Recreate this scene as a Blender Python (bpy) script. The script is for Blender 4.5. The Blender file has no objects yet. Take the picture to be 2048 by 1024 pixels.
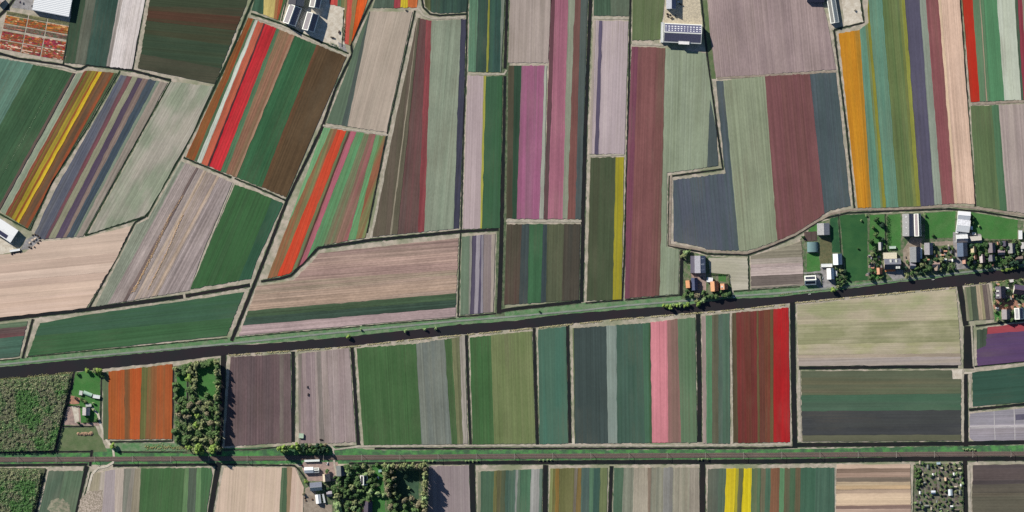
import bpy, math, random
from mathutils import Vector
random.seed(7)
sc = bpy.context.scene
COL = sc.collection

# ------------------------------------------------------------------ camera
# scale of the place: one metre to one pixel of the 2048 x 1024 photograph
CAM_H = 6000.0
cd = bpy.data.cameras.new("camera")
cam = bpy.data.objects.new("camera", cd); COL.objects.link(cam)
cam.location = (0, 0, CAM_H); cam.rotation_euler = (0, 0, 0)
cd.sensor_width = 36.0; cd.lens = 36.0 * CAM_H / 2048.0
cd.clip_start = 10.0; cd.clip_end = 60000.0
sc.camera = cam
# ------------------------------------------------------------------ sky, sun, exposure
SUN_EL = math.radians(27.0)
SUN_AZ = math.radians(136.0)               # direction towards the sun, counter-clockwise from +X
w = bpy.data.worlds.new("World"); sc.world = w; w.use_nodes = True
nt = w.node_tree; nt.nodes.clear()
wo = nt.nodes.new("ShaderNodeOutputWorld"); bg = nt.nodes.new("ShaderNodeBackground")
sky = nt.nodes.new("ShaderNodeTexSky"); sky.sky_type = 'NISHITA'; sky.sun_disc = False
sky.sun_elevation = SUN_EL; sky.sun_rotation = math.radians(90.0) - SUN_AZ
sky.air_density = 1.0; sky.dust_density = 0.2; sky.ozone_density = 3.0
bg.inputs[1].default_value = 0.05
nt.links.new(sky.outputs[0], bg.inputs[0]); nt.links.new(bg.outputs[0], wo.inputs[0])
ld = bpy.data.lights.new("sun", 'SUN'); ld.energy = 4.9; ld.angle = math.radians(0.5); ld.color = (1.0, 0.91, 0.78)
so = bpy.data.objects.new("sun", ld); COL.objects.link(so)
sd = Vector((math.cos(SUN_AZ) * math.cos(SUN_EL), math.sin(SUN_AZ) * math.cos(SUN_EL), math.sin(SUN_EL)))
so.rotation_euler = sd.to_track_quat('Z', 'Y').to_euler(); so.location = sd * 3000
sc.view_settings.view_transform = 'Standard'; sc.view_settings.look = 'None'
sc.view_settings.gamma = 1.0; sc.view_settings.exposure = 0.60
sc.render.engine = 'CYCLES'
sc.cycles.max_bounces = 4; sc.cycles.diffuse_bounces = 2; sc.cycles.glossy_bounces = 2; sc.cycles.transparent_max_bounces = 4
sc.cycles.use_denoising = False

# ------------------------------------------------------------------ colour and materials
K = (1.20, 1.14, 1.14)                     # sunlit display value of a white matte surface: turns colours seen into base colours
def lin(v):
    v /= 255.0
    return v / 12.92 if v <= 0.04045 else ((v + 0.055) / 1.055) ** 2.4
def alb(c):
    return tuple(min(0.86, lin(c[i]) / K[i]) for i in range(3)) + (1.0,)
def tone(c):
    """Correction of the colours read off the photograph by eye (greens read too green, mid tones too light)."""
    r, g, b = c; L = .3 * r + .59 * g + .11 * b
    if r >= g and r >= b:
        f = .93 if L < 120 else .93 + .07 * min(1, (L - 120) / 50)
        return (r * f, g * f, (b - .12 * max(0, b - g)) * f)
    r, g, b = (L + (x - L) * .9 for x in c); g -= .15 * max(0, g - (r + b) / 2)
    f = .95 if L < 150 else .93
    return (r * f, g * f, b * f)
_M = {}
def _base(name):
    m = bpy.data.materials.new(name); m.use_nodes = True
    n = m.node_tree; b = n.nodes["Principled BSDF"]
    b.inputs["Roughness"].default_value = 0.9; b.inputs["Specular IOR Level"].default_value = 0.15
    return m, n, b
def _noise(n, vec, scale, sx, sy, detail=2.0, off=0.0):
    mp = n.nodes.new("ShaderNodeMapping"); mp.inputs["Scale"].default_value = (sx, sy, 1.0)
    mp.inputs["Location"].default_value = (off, off * 1.7, off * 0.3)
    t = n.nodes.new("ShaderNodeTexNoise"); t.inputs["Scale"].default_value = scale; t.inputs["Detail"].default_value = detail
    n.links.new(vec, mp.inputs[0]); n.links.new(mp.outputs[0], t.inputs[0])
    return t.outputs[0]
def _range(n, v, a, b, lo, hi):
    r = n.nodes.new("ShaderNodeMapRange"); r.inputs[1].default_value = a; r.inputs[2].default_value = b
    r.inputs[3].default_value = lo; r.inputs[4].default_value = hi
    n.links.new(v, r.inputs[0]); return r.outputs[0]
def _mul(n, a, b):
    m = n.nodes.new("ShaderNodeMath"); m.operation = 'MULTIPLY'
    n.links.new(a, m.inputs[0]); n.links.new(b, m.inputs[1]); return m.outputs[0]
def _mix(n, f, a, b):
    m = n.nodes.new("ShaderNodeMix"); m.data_type = 'RGBA'
    n.links.new(f, m.inputs[0])
    for i, x in ((6, a), (7, b)):
        if isinstance(x, tuple): m.inputs[i].default_value = x
        else: n.links.new(x, m.inputs[i])
    return m.outputs[2]
def _scale(n, col, f):
    m = n.nodes.new("ShaderNodeVectorMath"); m.operation = 'SCALE'
    n.links.new(col, m.inputs[0]); n.links.new(f, m.inputs[3]); return m.outputs[0]
def crop_mat(c1, c2, amp=0.12, patchy=False):
    """Planted or ploughed rows: UV u runs across the rows, v along them, both in metres."""
    k = ("crop", tuple(c1), tuple(c2), amp, patchy)
    if k in _M: return _M[k]
    c1, c2 = tone(c1), tone(c2)
    m, n, b = _base("crop_rows")
    uv = n.nodes.new("ShaderNodeUVMap"); v = uv.outputs[0]
    fine = _noise(n, v, 1.0, 0.36, 0.0025, 1.0)
    band = _noise(n, v, 1.0, 0.035, 0.014, 4.0, 31.0) if patchy else _noise(n, v, 1.0, 0.10, 0.0025, 1.0, 31.0)
    blot = _noise(n, v, 1.0, 0.022, 0.012, 3.0, 57.0)
    grain = _noise(n, v, 1.0, 0.35, 0.16, 2.0, 11.0)
    f = _range(n, band, 0.40, 0.62, 0.0, 1.0)
    col = _mix(n, f, alb(c1), alb(c2))
    s = _mul(n, _range(n, fine, 0.3, 0.7, 1 - amp * 1.7, 1 + amp * 1.7), _range(n, blot, 0.3, 0.7, 1 - amp * 1.2, 1 + amp * 1.2))
    s = _mul(n, s, _range(n, grain, 0.25, 0.75, 1 - amp * .9, 1 + amp * .9))
    # thin growth: patches where the soil between the rows shows
    thin = _mul(n, _range(n, _noise(n, v, 1.0, 0.018, 0.008, 5.0, 91.0), .52, .74, 0, 1), _range(n, fine, .35, .6, .75, .1))
    soil = tuple(a * .6 + c * .4 for a, c in zip(c1, (138, 126, 108)))
    col = _mix(n, thin, col, alb(soil))
    n.links.new(_scale(n, col, s), b.inputs["Base Color"])
    _M[k] = m; return m
def land_mat(name, c1, c2, size, amp=0.12, lo=0.4, hi=0.6, rough=0.92):
    """Soil, grass, paving: two colours mixed by noise laid out in world metres."""
    k = ("land", name, tuple(c1), tuple(c2), size, amp)
    if k in _M: return _M[k]
    c1, c2 = tone(c1), tone(c2)
    m, n, b = _base(name)
    g = n.nodes.new("ShaderNodeNewGeometry"); v = g.outputs["Position"]
    f = _range(n, _noise(n, v, 1.0 / size, 1, 1, 4.0), lo, hi, 0, 1)
    s = _mul(n, _range(n, _noise(n, v, 0.45, 1, 1, 2.0, 9.0), 0.25, 0.75, 1 - amp, 1 + amp),
             _range(n, _noise(n, v, 0.03, 1, 1, 2.0, 5.0), 0.3, 0.7, 1 - amp * .6, 1 + amp * .6))
    n.links.new(_scale(n, _mix(n, f, alb(c1), alb(c2)), s), b.inputs["Base Color"])
    b.inputs["Roughness"].default_value = rough
    _M[k] = m; return m
def flat_mat(name, c, rough=0.7, amp=0.10, metal=0.0, size=0.5, stripe=0.0):
    """Roofs, walls, paint: one colour with weathering, and ribs across the object's x if stripe is set."""
    k = ("flat", name, tuple(c), rough, amp, stripe)
    if k in _M: return _M[k]
    m, n, b = _base(name)
    t = n.nodes.new("ShaderNodeTexCoord"); v = t.outputs["Object"]
    s = _range(n, _noise(n, v, size, 1, 1, 3.0), 0.3, 0.7, 1 - amp, 1 + amp)
    if stripe:
        s = _mul(n, s, _range(n, _noise(n, v, 1.0, stripe, 0.02, 1.0, 3.0), 0.35, 0.65, 0.86, 1.12))
    rgb = n.nodes.new("ShaderNodeRGB"); rgb.outputs[0].default_value = alb(c)
    n.links.new(_scale(n, rgb.outputs[0], s), b.inputs["Base Color"])
    b.inputs["Roughness"].default_value = rough; b.inputs["Metallic"].default_value = metal
    b.inputs["Specular IOR Level"].default_value = 0.3
    _M[k] = m; return m
def water_mat(name, c1, c2):
    k = ("water", name)
    if k in _M: return _M[k]
    m, n, b = _base(name)
    g = n.nodes.new("ShaderNodeNewGeometry"); v = g.outputs["Position"]
    f = _range(n, _noise(n, v, 0.02, 1, 1, 3.0), 0.35, 0.65, 0, 1)
    n.links.new(_mix(n, f, alb(c1), alb(c2)), b.inputs["Base Color"])
    b.inputs["Roughness"].default_value = 0.12; b.inputs["Specular IOR Level"].default_value = 0.4
    bp = n.nodes.new("ShaderNodeBump"); bp.inputs["Strength"].default_value = 0.15; bp.inputs["Distance"].default_value = 0.1
    n.links.new(_noise(n, v, 0.8, 1, 1, 2.0), bp.inputs["Height"]); n.links.new(bp.outputs[0], b.inputs["Normal"])
    _M[k] = m; return m

def leaf_mat(c):
    k = ("leaf", tuple(c))
    if k in _M: return _M[k]
    m = bpy.data.materials.new("leaf"); m.use_nodes = True; n = m.node_tree; n.nodes.remove(n.nodes["Principled BSDF"])
    out = n.nodes["Material Output"]; d = n.nodes.new("ShaderNodeBsdfDiffuse"); t = n.nodes.new("ShaderNodeBsdfTranslucent"); x = n.nodes.new("ShaderNodeMixShader")
    g = n.nodes.new("ShaderNodeNewGeometry"); rgb = n.nodes.new("ShaderNodeRGB"); rgb.outputs[0].default_value = alb(c)
    col = _scale(n, rgb.outputs[0], _range(n, _noise(n, g.outputs["Position"], 0.6, 1, 1, 2.0), .3, .7, .8, 1.2))
    n.links.new(col, d.inputs[0]); n.links.new(col, t.inputs[0]); x.inputs[0].default_value = .38
    n.links.new(d.outputs[0], x.inputs[1]); n.links.new(t.outputs[0], x.inputs[2]); n.links.new(x.outputs[0], out.inputs[0])
    _M[k] = m; return m

# ------------------------------------------------------------------ object helpers
def W(p): return (p[0] - 1024.0, 512.0 - p[1])
def tag(o, label=None, cat=None, group=None, kind=None):
    if label: o["label"] = label
    if cat: o["category"] = cat
    if group: o["group"] = group
    if kind: o["kind"] = kind
    return o
def mesh_obj(name, verts, faces, mats, parent=None, mi=None, uvs=None, smooth=False):
    me = bpy.data.meshes.new(name); me.from_pydata(verts, [], faces); me.update()
    for m in (mats if isinstance(mats, (list, tuple)) else [mats]): me.materials.append(m)
    if mi: me.polygons.foreach_set("material_index", mi)
    if uvs:
        l = me.uv_layers.new(name="UVMap")
        for lp in me.loops: l.data[lp.index].uv = uvs[lp.vertex_index]
    if smooth: me.polygons.foreach_set("use_smooth", [True] * len(me.polygons))
    o = bpy.data.objects.new(name, me); COL.objects.link(o)
    if parent: o.parent = parent
    return o
def empty(name, loc=(0, 0, 0), rz=0.0):
    o = bpy.data.objects.new(name, None); COL.objects.link(o); o.location = loc; o.rotation_euler = (0, 0, rz)
    o.empty_display_size = 1.0; return o
def clip(poly, a, b, inside):
    """Part of poly on the same side of the line a-b as the point inside."""
    s = lambda p: (b[0] - a[0]) * (p[1] - a[1]) - (b[1] - a[1]) * (p[0] - a[0])
    g = 1 if s(inside) > 0 else -1
    out = []
    for i in range(len(poly)):
        p, q = poly[i], poly[(i + 1) % len(poly)]; sp, sq = s(p) * g, s(q) * g
        if sp >= 0: out.append(p)
        if (sp > 0 > sq) or (sp < 0 < sq):
            t = sp / (sp - sq); out.append((p[0] + (q[0] - p[0]) * t, p[1] + (q[1] - p[1]) * t))
    return out
def grow(poly, g):
    """poly with every edge moved g metres outwards."""
    n = len(poly); A = sum(poly[i][0] * poly[(i+1) % n][1] - poly[(i+1) % n][0] * poly[i][1] for i in range(n)); sg = 1 if A > 0 else -1; out = []
    for i in range(n):
        a, b, c = poly[i-1], poly[i], poly[(i+1) % n]; l1, l2 = math.dist(a, b) or 1, math.dist(b, c) or 1
        n1 = ((b[1]-a[1]) / l1 * sg, -(b[0]-a[0]) / l1 * sg); n2 = ((c[1]-b[1]) / l2 * sg, -(c[0]-b[0]) / l2 * sg)
        k = g / max(.35, 1 + n1[0]*n2[0] + n1[1]*n2[1]); out.append((b[0] + (n1[0]+n2[0]) * k, b[1] + (n1[1]+n2[1]) * k))
    return out
def rough_edge(poly, step, j, R, d=None):
    """Uneven outline; with a row direction d, the ends of the rows are ragged and the sides nearly straight."""
    out = []
    for i in range(len(poly)):
        p, q = poly[i], poly[(i + 1) % len(poly)]; L = math.dist(p, q)
        if L < 0.4: continue
        st, jj = step, j
        if d:
            al = abs((q[0] - p[0]) * d[0] + (q[1] - p[1]) * d[1]) / (L * math.hypot(*d))
            st, jj = (14, j) if al > .8 else (3.6, j * 1.5)
        n = max(1, int(L / st)); nx, ny = -(q[1] - p[1]) / L, (q[0] - p[0]) / L
        for k in range(n):
            t = k / n; e = R.gauss(0, jj) if k else 0
            out.append((p[0] + (q[0] - p[0]) * t + nx * e, p[1] + (q[1] - p[1]) * t + ny * e))
    return out
_LEV = {}
def level(cls, base, poly):
    """Height of a ground sheet: 5 mm steps so that no two sheets that overlap share a plane."""
    x0, x1 = min(p[0] for p in poly), max(p[0] for p in poly); y0, y1 = min(p[1] for p in poly), max(p[1] for p in poly)
    used = {l for (a, b, c, d, l) in _LEV.setdefault(cls, []) if a < x1 and b > x0 and c < y1 and d > y0}
    l = 0
    while l in used: l += 1
    _LEV[cls].append((x0, x1, y0, y1, l)); return base + 0.005 * l
def sheet(name, poly, m, cls, base, kind="structure", j=0.5, step=9, label=None):
    R = random.Random(hash((round(poly[0][0]), round(poly[0][1]), len(poly))) & 0xffff)
    z = level(cls, base, poly); pl = rough_edge(poly, step, j, R) if j else poly
    o = mesh_obj(name, [W(p) + (z,) for p in pl][::-1], [tuple(range(len(pl)))], m)
    return tag(o, kind=kind, label=label)
def ribbon_poly(pts, w, R=None, j=0.0, step=10):
    ww = w if isinstance(w, (list, tuple)) else [w] * len(pts)
    P, H = [], []
    for i in range(len(pts) - 1):
        L = math.dist(pts[i], pts[i + 1]); n = max(1, int(L / step))
        for k in range(n):
            t = k / n; P.append((pts[i][0] + (pts[i + 1][0] - pts[i][0]) * t, pts[i][1] + (pts[i + 1][1] - pts[i][1]) * t))
            H.append(ww[i] + (ww[i + 1] - ww[i]) * t)
    P.append(pts[-1]); H.append(ww[-1])
    l, r = [], []
    for i in range(len(P)):
        a, b = P[max(0, i - 1)], P[min(len(P) - 1, i + 1)]; L = math.dist(a, b) or 1
        nx, ny = -(b[1] - a[1]) / L, (b[0] - a[0]) / L
        h1 = H[i] / 2 + (R.gauss(0, j) if R else 0); h2 = H[i] / 2 + (R.gauss(0, j) if R else 0)
        l.append((P[i][0] + nx * h1, P[i][1] + ny * h1)); r.append((P[i][0] - nx * h2, P[i][1] - ny * h2))
    return l, r
def ribbon(name, pts, w, m, cls, base, j=0.3, step=10, kind="structure", label=None):
    R = random.Random(int(pts[0][0] * 13 + pts[0][1] * 7 + len(pts)))
    l, r = ribbon_poly(pts, w, R, j, step); z = level(cls, base, l + r)
    v = [W(p) + (z,) for p in l] + [W(p) + (z,) for p in r]; n = len(l)
    f = [(i, n + i, n + i + 1, i + 1) for i in range(n - 1)]
    o = mesh_obj(name, v, f, m); return tag(o, kind=kind, label=label)

# ------------------------------------------------------------------ land
GROUND = land_mat("polder_soil", (190, 176, 164), (164, 157, 142), 12, 0.11)
_g = GROUND.node_tree; _bs = _g.nodes["Principled BSDF"]; _lk = _bs.inputs["Base Color"].links[0].from_socket
_ge = _g.nodes.new("ShaderNodeNewGeometry")
_gf = _range(_g, _noise(_g, _ge.outputs["Position"], 0.011, 1, 1, 6.0, 40.0), .50, .66, 0, .8)
_g.links.new(_mix(_g, _gf, _lk, alb((124, 134, 102))), _bs.inputs["Base Color"])
S = 9000.0
tag(mesh_obj("ground", [(-S, -S, 0), (S, -S, 0), (S, S, 0), (-S, S, 0)], [(0, 1, 2, 3)], GROUND), kind="structure")
G_DARK = land_mat("bank_grass", (84, 108, 74), (116, 128, 98), 9, 0.18)
G_VERGE = land_mat("verge_grass", (94, 148, 90), (124, 152, 112), 12, 0.16)
G_RAIL = land_mat("railway_grass", (86, 160, 80), (74, 116, 80), 14, 0.18)
G_LAWN = land_mat("lawn_grass", (68, 138, 60), (78, 138, 66), 18, 0.14)
G_MEADOW = land_mat("meadow_grass", (96, 122, 76), (112, 128, 88), 16, 0.12)
G_GARDEN = land_mat("garden_ground", (84, 118, 72), (126, 128, 104), 7, 0.2)
G_WOOD = land_mat("wood_floor", (74, 96, 62), (96, 100, 76), 6, 0.2)
PAVE_PALE = land_mat("pale_concrete", (214, 204, 192), (196, 184, 170), 9, 0.10)
PAVE_TAN = land_mat("sandy_yard", (206, 192, 170), (186, 174, 156), 4, 0.18)
PAVE_GREY = land_mat("grey_paving", (160, 156, 160), (142, 138, 140), 8, 0.12)
PAVE_PINK = land_mat("brick_paving", (176, 150, 142), (156, 136, 132), 7, 0.14)
PAVE_SALMON = land_mat("clinker_paving", (188, 138, 116), (168, 124, 108), 5, 0.12)
ROAD = land_mat("old_asphalt", (150, 158, 148), (134, 146, 134), 16, 0.10)
TRACK = land_mat("farm_track", (186, 176, 164), (168, 160, 146), 8, 0.12)
TRACK2 = land_mat("muddy_track", (164, 150, 138), (150, 136, 124), 8, 0.12)
def grass(poly, m=G_VERGE, base=0.02): return sheet("grass", poly, m, "grass", base, kind="stuff")
def lawn(poly, m=G_LAWN): return sheet("lawn", poly, m, "lawn", 0.07)
def yard(poly, m): return sheet("pavement", poly, m, "yard", 0.13, j=0.4)
grass([(0,720),(45,716),(455,675),(520,670),(912,635),(1000,626),(1160,606),(1244,601),(1360,590),(1420,585),(1500,580),(1600,572),(1690,562),(1800,556),(2048,528),(2048,536),(1786,567),(1661,583),(1536,597),(1374,610),(1119,630),(1024,642),(912,651),(687,675),(460,691),(0,735)])
grass([(0,897),(450,896),(660,892),(760,900),(1024,900),(1536,899),(2048,890),(2048,921),(1536,924),(1024,926),(0,931)], G_RAIL)
grass([(1000,0),(1022,0),(1010,632),(990,632)], G_DARK)
grass([(1403,0),(1414,0),(1432,158),(1420,158)], G_MEADOW)
grass([(0,752),(146,742),(112,905),(0,908)], G_WOOD)
grass([(0,936),(92,936),(72,1040),(0,1040)], G_WOOD)
grass([(348,732),(440,716),(440,905),(366,908),(348,884)], G_GARDEN)
grass([(230,886),(352,886),(376,906),(232,904)], G_VERGE)
grass([(594,934),(862,930),(860,1040),(600,1040),(612,1000)], G_GARDEN)
grass([(1828,929),(1926,928),(1926,1040),(1828,1040)], land_mat("allotment_soil", (132,122,112), (104,122,86), 5, 0.2))
grass([(148,744),(203,740),(203,850),(122,852)], G_LAWN)
grass([(118,852),(190,851),(215,903),(110,905)], G_MEADOW)
grass([(1366,500),(1414,512),(1462,516),(1464,592),(1362,598)], G_GARDEN)
grass([(1600,478),(1640,444),(1692,430),(1786,427),(1900,422),(2048,442),(2048,530),(1800,558),(1606,572)], G_GARDEN)
grass([(1984,562),(2048,552),(2048,642),(1988,644)], G_GARDEN)
lawn([(1679,430),(1735,428),(1735,560),(1693,564)], land_mat("mown_lawn", (46,104,54), (56,112,58), 22, 0.09))
lawn([(1740,430),(1769,429),(1770,500),(1738,500)])
lawn([(1776,430),(1801,428),(1802,500),(1776,502)])
lawn([(1850,426),(1911,422),(1908,474),(1850,478)])
lawn([(1942,424),(2036,440),(2034,478),(1964,478),(1946,462)])
lawn([(1660,436),(1677,434),(1681,505),(1664,505)], land_mat("clover", (44,96,58), (52,108,62), 14, 0.1))
lawn([(1613,507),(1638,506),(1640,544),(1614,543)])
lawn([(1640,476),(1664,474),(1664,526),(1640,528)], land_mat("weedy_beds", (116,112,84), (98,104,72), 6, 0.16))
lawn([(1620,452),(1632,442),(1640,440),(1636,462),(1616,464)])
lawn([(1737,505),(1762,505),(1764,556),(1742,560)])
lawn([(1860,490),(1912,488),(1912,530),(1860,540)], G_MEADOW)
lawn([(1950,484),(1974,484),(1972,532),(1950,538)])
lawn([(1988,619),(2001,618),(2001,640),(1990,641)])
lawn([(1985,563),(2010,559),(2011,569),(1987,572)], G_MEADOW)
lawn([(742,996),(770,990),(772,1040),(742,1040)])
lawn([(744,930),(766,930),(770,988),(745,985)])
lawn([(782,942),(838,942),(838,1000),(784,1004)], land_mat("orchard_grass", (70,104,76), (60,92,70), 10, 0.14))
lawn([(390,736),(430,724),(432,800),(386,800)])
lawn([(353,752),(374,750),(374,792),(353,794)])
lawn([(190,752),(202,750),(202,786),(160,784),(150,760)])
lawn([(1437,546),(1452,546),(1452,564),(1437,562)])
yard([(20,-20),(68,-20),(65,21),(24,15)], PAVE_GREY)
yard([(640,-20),(690,-20),(690,98),(676,97),(606,66),(600,40)], PAVE_PALE)
yard([(676,84),(690,90),(694,104),(680,98)], PAVE_GREY)
yard([(1336,-20),(1403,-20),(1408,52),(1326,48)], PAVE_TAN)
yard([(1320,30),(1327,30),(1327,86),(1319,86)], PAVE_PALE)
yard([(1682,-20),(1719,-20),(1728,44),(1689,54)], PAVE_PALE)
yard([(-20,470),(24,486),(30,503),(4,508),(-20,508)], PAVE_PALE)
yard([(52,480),(72,468),(82,486),(64,498),(40,500)], PAVE_GREY)
yard([(124,850),(130,812),(160,811),(162,846),(204,844),(204,852)], PAVE_PINK)
yard([(130,808),(138,790),(160,796),(158,808)], PAVE_SALMON)
yard([(143,812),(157,814),(158,842),(150,846)], PAVE_PALE)
yard([(606,924),(676,924),(674,962),(616,962),(604,938)], PAVE_PINK)
yard([(610,978),(624,968),(640,1004),(664,1010),(664,1040),(606,1040)], TRACK2)
yard([(718,990),(744,996),(738,1040),(716,1040)], PAVE_PINK)
yard([(1382,546),(1412,546),(1412,584),(1398,598),(1390,596)], PAVE_PINK)
yard([(1606,545),(1642,542),(1640,534),(1666,534),(1672,574),(1640,577)], PAVE_GREY)
yard([(1806,500),(1822,474),(1844,476),(1842,500),(1822,530),(1822,556),(1808,556)], TRACK2)
yard([(1862,484),(1910,482),(1910,490),(1864,492)], TRACK2)
yard([(1768,540),(1806,540),(1808,556),(1786,560)], PAVE_GREY)
yard([(1906,464),(1962,468),(1964,486),(1934,486),(1934,530),(1946,536),(1908,540)], PAVE_GREY)
yard([(1992,598),(2008,597),(2010,606),(2018,598),(2034,597),(2035,607),(2060,604),(2060,616),(2010,620),(1988,618),(1986,610)], PAVE_SALMON)
yard([(1903,739),(1926,738),(1925,758),(1904,758)], PAVE_PALE)
yard([(1144,876),(1162,876),(1162,889),(1144,889)], PAVE_PALE)

# ------------------------------------------------------------------ water
BANK = G_DARK
CANAL = water_mat("canal_water", (52, 44, 48), (46, 46, 48)); DITCH = water_mat("ditch_water", (46, 42, 42), (34, 38, 38))
WEED = water_mat("weedy_ditch_water", (34, 46, 36), (40, 52, 38))
def ditch(pts, w, m=DITCH, bank=1.9):
    bw = [x + bank for x in w] if isinstance(w, (list, tuple)) else w + bank
    ribbon("bank", pts, bw, BANK, "bank", 0.22, j=0.6, step=5)
    ribbon("ditch", pts, w, m, "ditch", 0.30, j=0.22, step=8)
top=[(-300,766),(0,734),(147,720),(350,700),(460,690),(512,689),(687,674),(912,650),(1024,642),(1119,629),(1249,619),(1374,609),(1464,597),(1536,595),(1661,582),(1786,566),(2011,539),(2060,533),(2400,492)]
bot=[(-300,790),(0,758),(147,744),(350,722),(457,709),(512,705),(697,692),(829,677),(1024,659),(1236,637),(1459,619),(1536,611),(1591,604),(1911,573),(2048,557),(2400,516)]
sheet("canal", top+bot[::-1], CANAL, "canal", 0.40, j=0.5, step=7)
D = ditch
D([(-40,100),(0,107),(35,117),(125,130),(150,138),(163,138),(175,130),(205,133),(265,141),(342,161)], 4.5)
D([(342,161),(288,256),(170,471)], 2.2, WEED)
D([(170,471),(292,433)], 2.6, WEED)
D([(292,433),(320,381),(360,313),(390,256),(422,190),(462,107),(505,0),(515,-30)], [5,5,5,5,4.5,4.5,4,4], WEED)
D([(160,-40),(147,15),(140,50),(127,128)], 2.4)
D([(294,-40),(290,0),(265,140)], 2.4)
D([(240,142),(175,256),(105,363),(60,461)], 2.2, WEED)
D([(60,461),(0,428),(-40,404)], 2.2, WEED)
D([(50,-30),(14,17),(-6,36)], 5)
D([(502,27),(512,30),(562,47),(600,66),(697,107)], 2.8, WEED)
D([(578,-20),(563,42)], 1.4, WEED, 1)
D([(688,20),(684,94)], 1.4, WEED, 1)
D([(756,-20),(744,0),(729,30),(702,87),(705,107),(672,175),(644,256),(574,401),(532,510),(500,590),(463,682)], [4,4,4,4.5,4.5,4.5,5.5,5.5,6,6.5,6.5])
D([(367,315),(463,355)], 2.6); D([(469,357),(512,374),(572,401)], 2.6)
D([(292,433),(270,445),(235,512),(177,618)], 3)
D([(-40,642),(0,639),(175,619),(366,593)], 7.5); D([(371,592),(500,570)], 6.5)
D([(66,638),(45,717)], 4.4)
D([(-20,723),(40,717)], 1.5, WEED, 1); D([(53,714),(360,685),(455,676)], 1.6, WEED, 1)
D([(472,676),(512,671),(720,653)], 1.5, WEED, 1); D([(724,652),(912,636)], 1.5, WEED, 1)
D([(917,634),(992,627)], 2.6)
D([(1002,622),(1024,618),(1080,612),(1162,603)], 6.5); D([(1171,606),(1243,600)], 3); D([(1250,600),(1360,590)], 2.6)
D([(830,21),(777,256),(734,466)], 2.6)
D([(842,-30),(844,0),(847,15),(860,28),(880,31),(934,28)], 3.2)
D([(938,-30),(934,25),(932,140),(927,256),(922,461)], 2.4)
D([(522,563),(560,557),(582,551),(622,511),(637,496),(737,481),(922,463),(997,459)], [4,5,5,5,5.5,6,6,5])
D([(1015,-30),(1014,0),(1010,137)], 6); D([(1010,152),(1008,256),(1002,512),(998,627)], [6,6,8.5,9.5])
D([(921,465),(916,634)], 2.4)
D([(1182,-30),(1181,0),(1176,125),(1171,256),(1166,446),(1163,604)], [7,7,6.5,7,7.5,7.5])
D([(1262,-30),(1261,0),(1256,256),(1249,512),(1244,602)], 3.4)
D([(1400,-30),(1403,0),(1414,107),(1434,256),(1446,338),(1339,353),(1337,491),(1366,498),(1399,503),(1414,508),(1494,510),(1536,496),(1586,475),(1648,437),(1696,426),(1786,422),(1898,418),(1961,423),(2048,437),(2100,446)], 3.2)
D([(1668,60),(1693,256),(1709,418)], 2.8); D([(1668,60),(1728,45),(1719,-20)], 2.6)
D([(1916,-30),(1920,0),(1938,256),(1951,413)], 3.4)
D([(1364,500),(1362,592)], 7); D([(1497,511),(1498,580)], 2.2, WEED); D([(1466,583),(1600,573)], 1.6, WEED, 1)
D([(1677,432),(1682,508),(1690,560)], 1.8, WEED, 1); D([(1770,428),(1772,501)], 1.8, WEED, 1)
D([(447,706),(446,768),(438,910)], 10); D([(438,924),(434,945),(418,1040)], 10)
D([(586,703),(587,768),(586,884)], 7); D([(704,694),(709,768),(717,890)], 6.5)
D([(933,670),(936,768),(941,889)], 5); D([(1068,656),(1071,768),(1075,889)], 6); D([(1135,649),(1138,768),(1140,886)], 6)
D([(1396,624),(1399,768),(1399,884)], 9); D([(1585,604),(1587,768),(1590,896)], 10)
D([(1598,736),(1916,733)], 6, DITCH, 2)
D([(1918,566),(1924,600),(1932,651)], 11); D([(1937,652),(1937,737)], [18,20]); D([(1931,747),(1932,893)], 9)
D([(1949,733),(2100,717)], 3.2); D([(1951,652),(2100,634)], 3); D([(1938,820),(2100,803)], 5); D([(1590,890),(1936,887),(2100,883)], 8)
D([(749,897),(1024,897),(1536,896),(1586,894)], 3.4)
D([(698,927),(1024,925),(1536,923),(1836,918),(2100,917)], [4,7.5,9,9,8.5])
D([(-40,931),(175,929)], 4.5); D([(226,931),(435,929)], 4.5); D([(440,929),(512,930),(588,931),(597,938),(612,958)], 3)
D([(-40,905),(184,903)], 3.4); D([(184,900),(180,932)], 5); D([(236,904),(374,904)], 2.4)
D([(447,900),(512,899),(562,893),(652,889)], 2); D([(670,893),(722,892)], 2)
D([(945,926),(944,930),(947,1040)], 11); D([(1091,930),(1090,1040)], 10); D([(1223,932),(1219,1040)], 7); D([(1405,928),(1405,1040)], 11); D([(1930,922),(1932,1040)], 8.5)
D([(174,932),(146,1040)], 8.5); D([(92,938),(68,1040)], 3.4); D([(182,943),(156,1040)], 1.6, WEED, 1)
D([(148,742),(142,775),(110,903)], 5); D([(203,743),(201,850)], 2.6); D([(347,733),(345,882),(220,884)], 3); D([(376,735),(374,862)], 3); D([(122,853),(188,853)], 2)
D([(1828,930),(1826,1040)], 1.2, WEED, 1)

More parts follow.
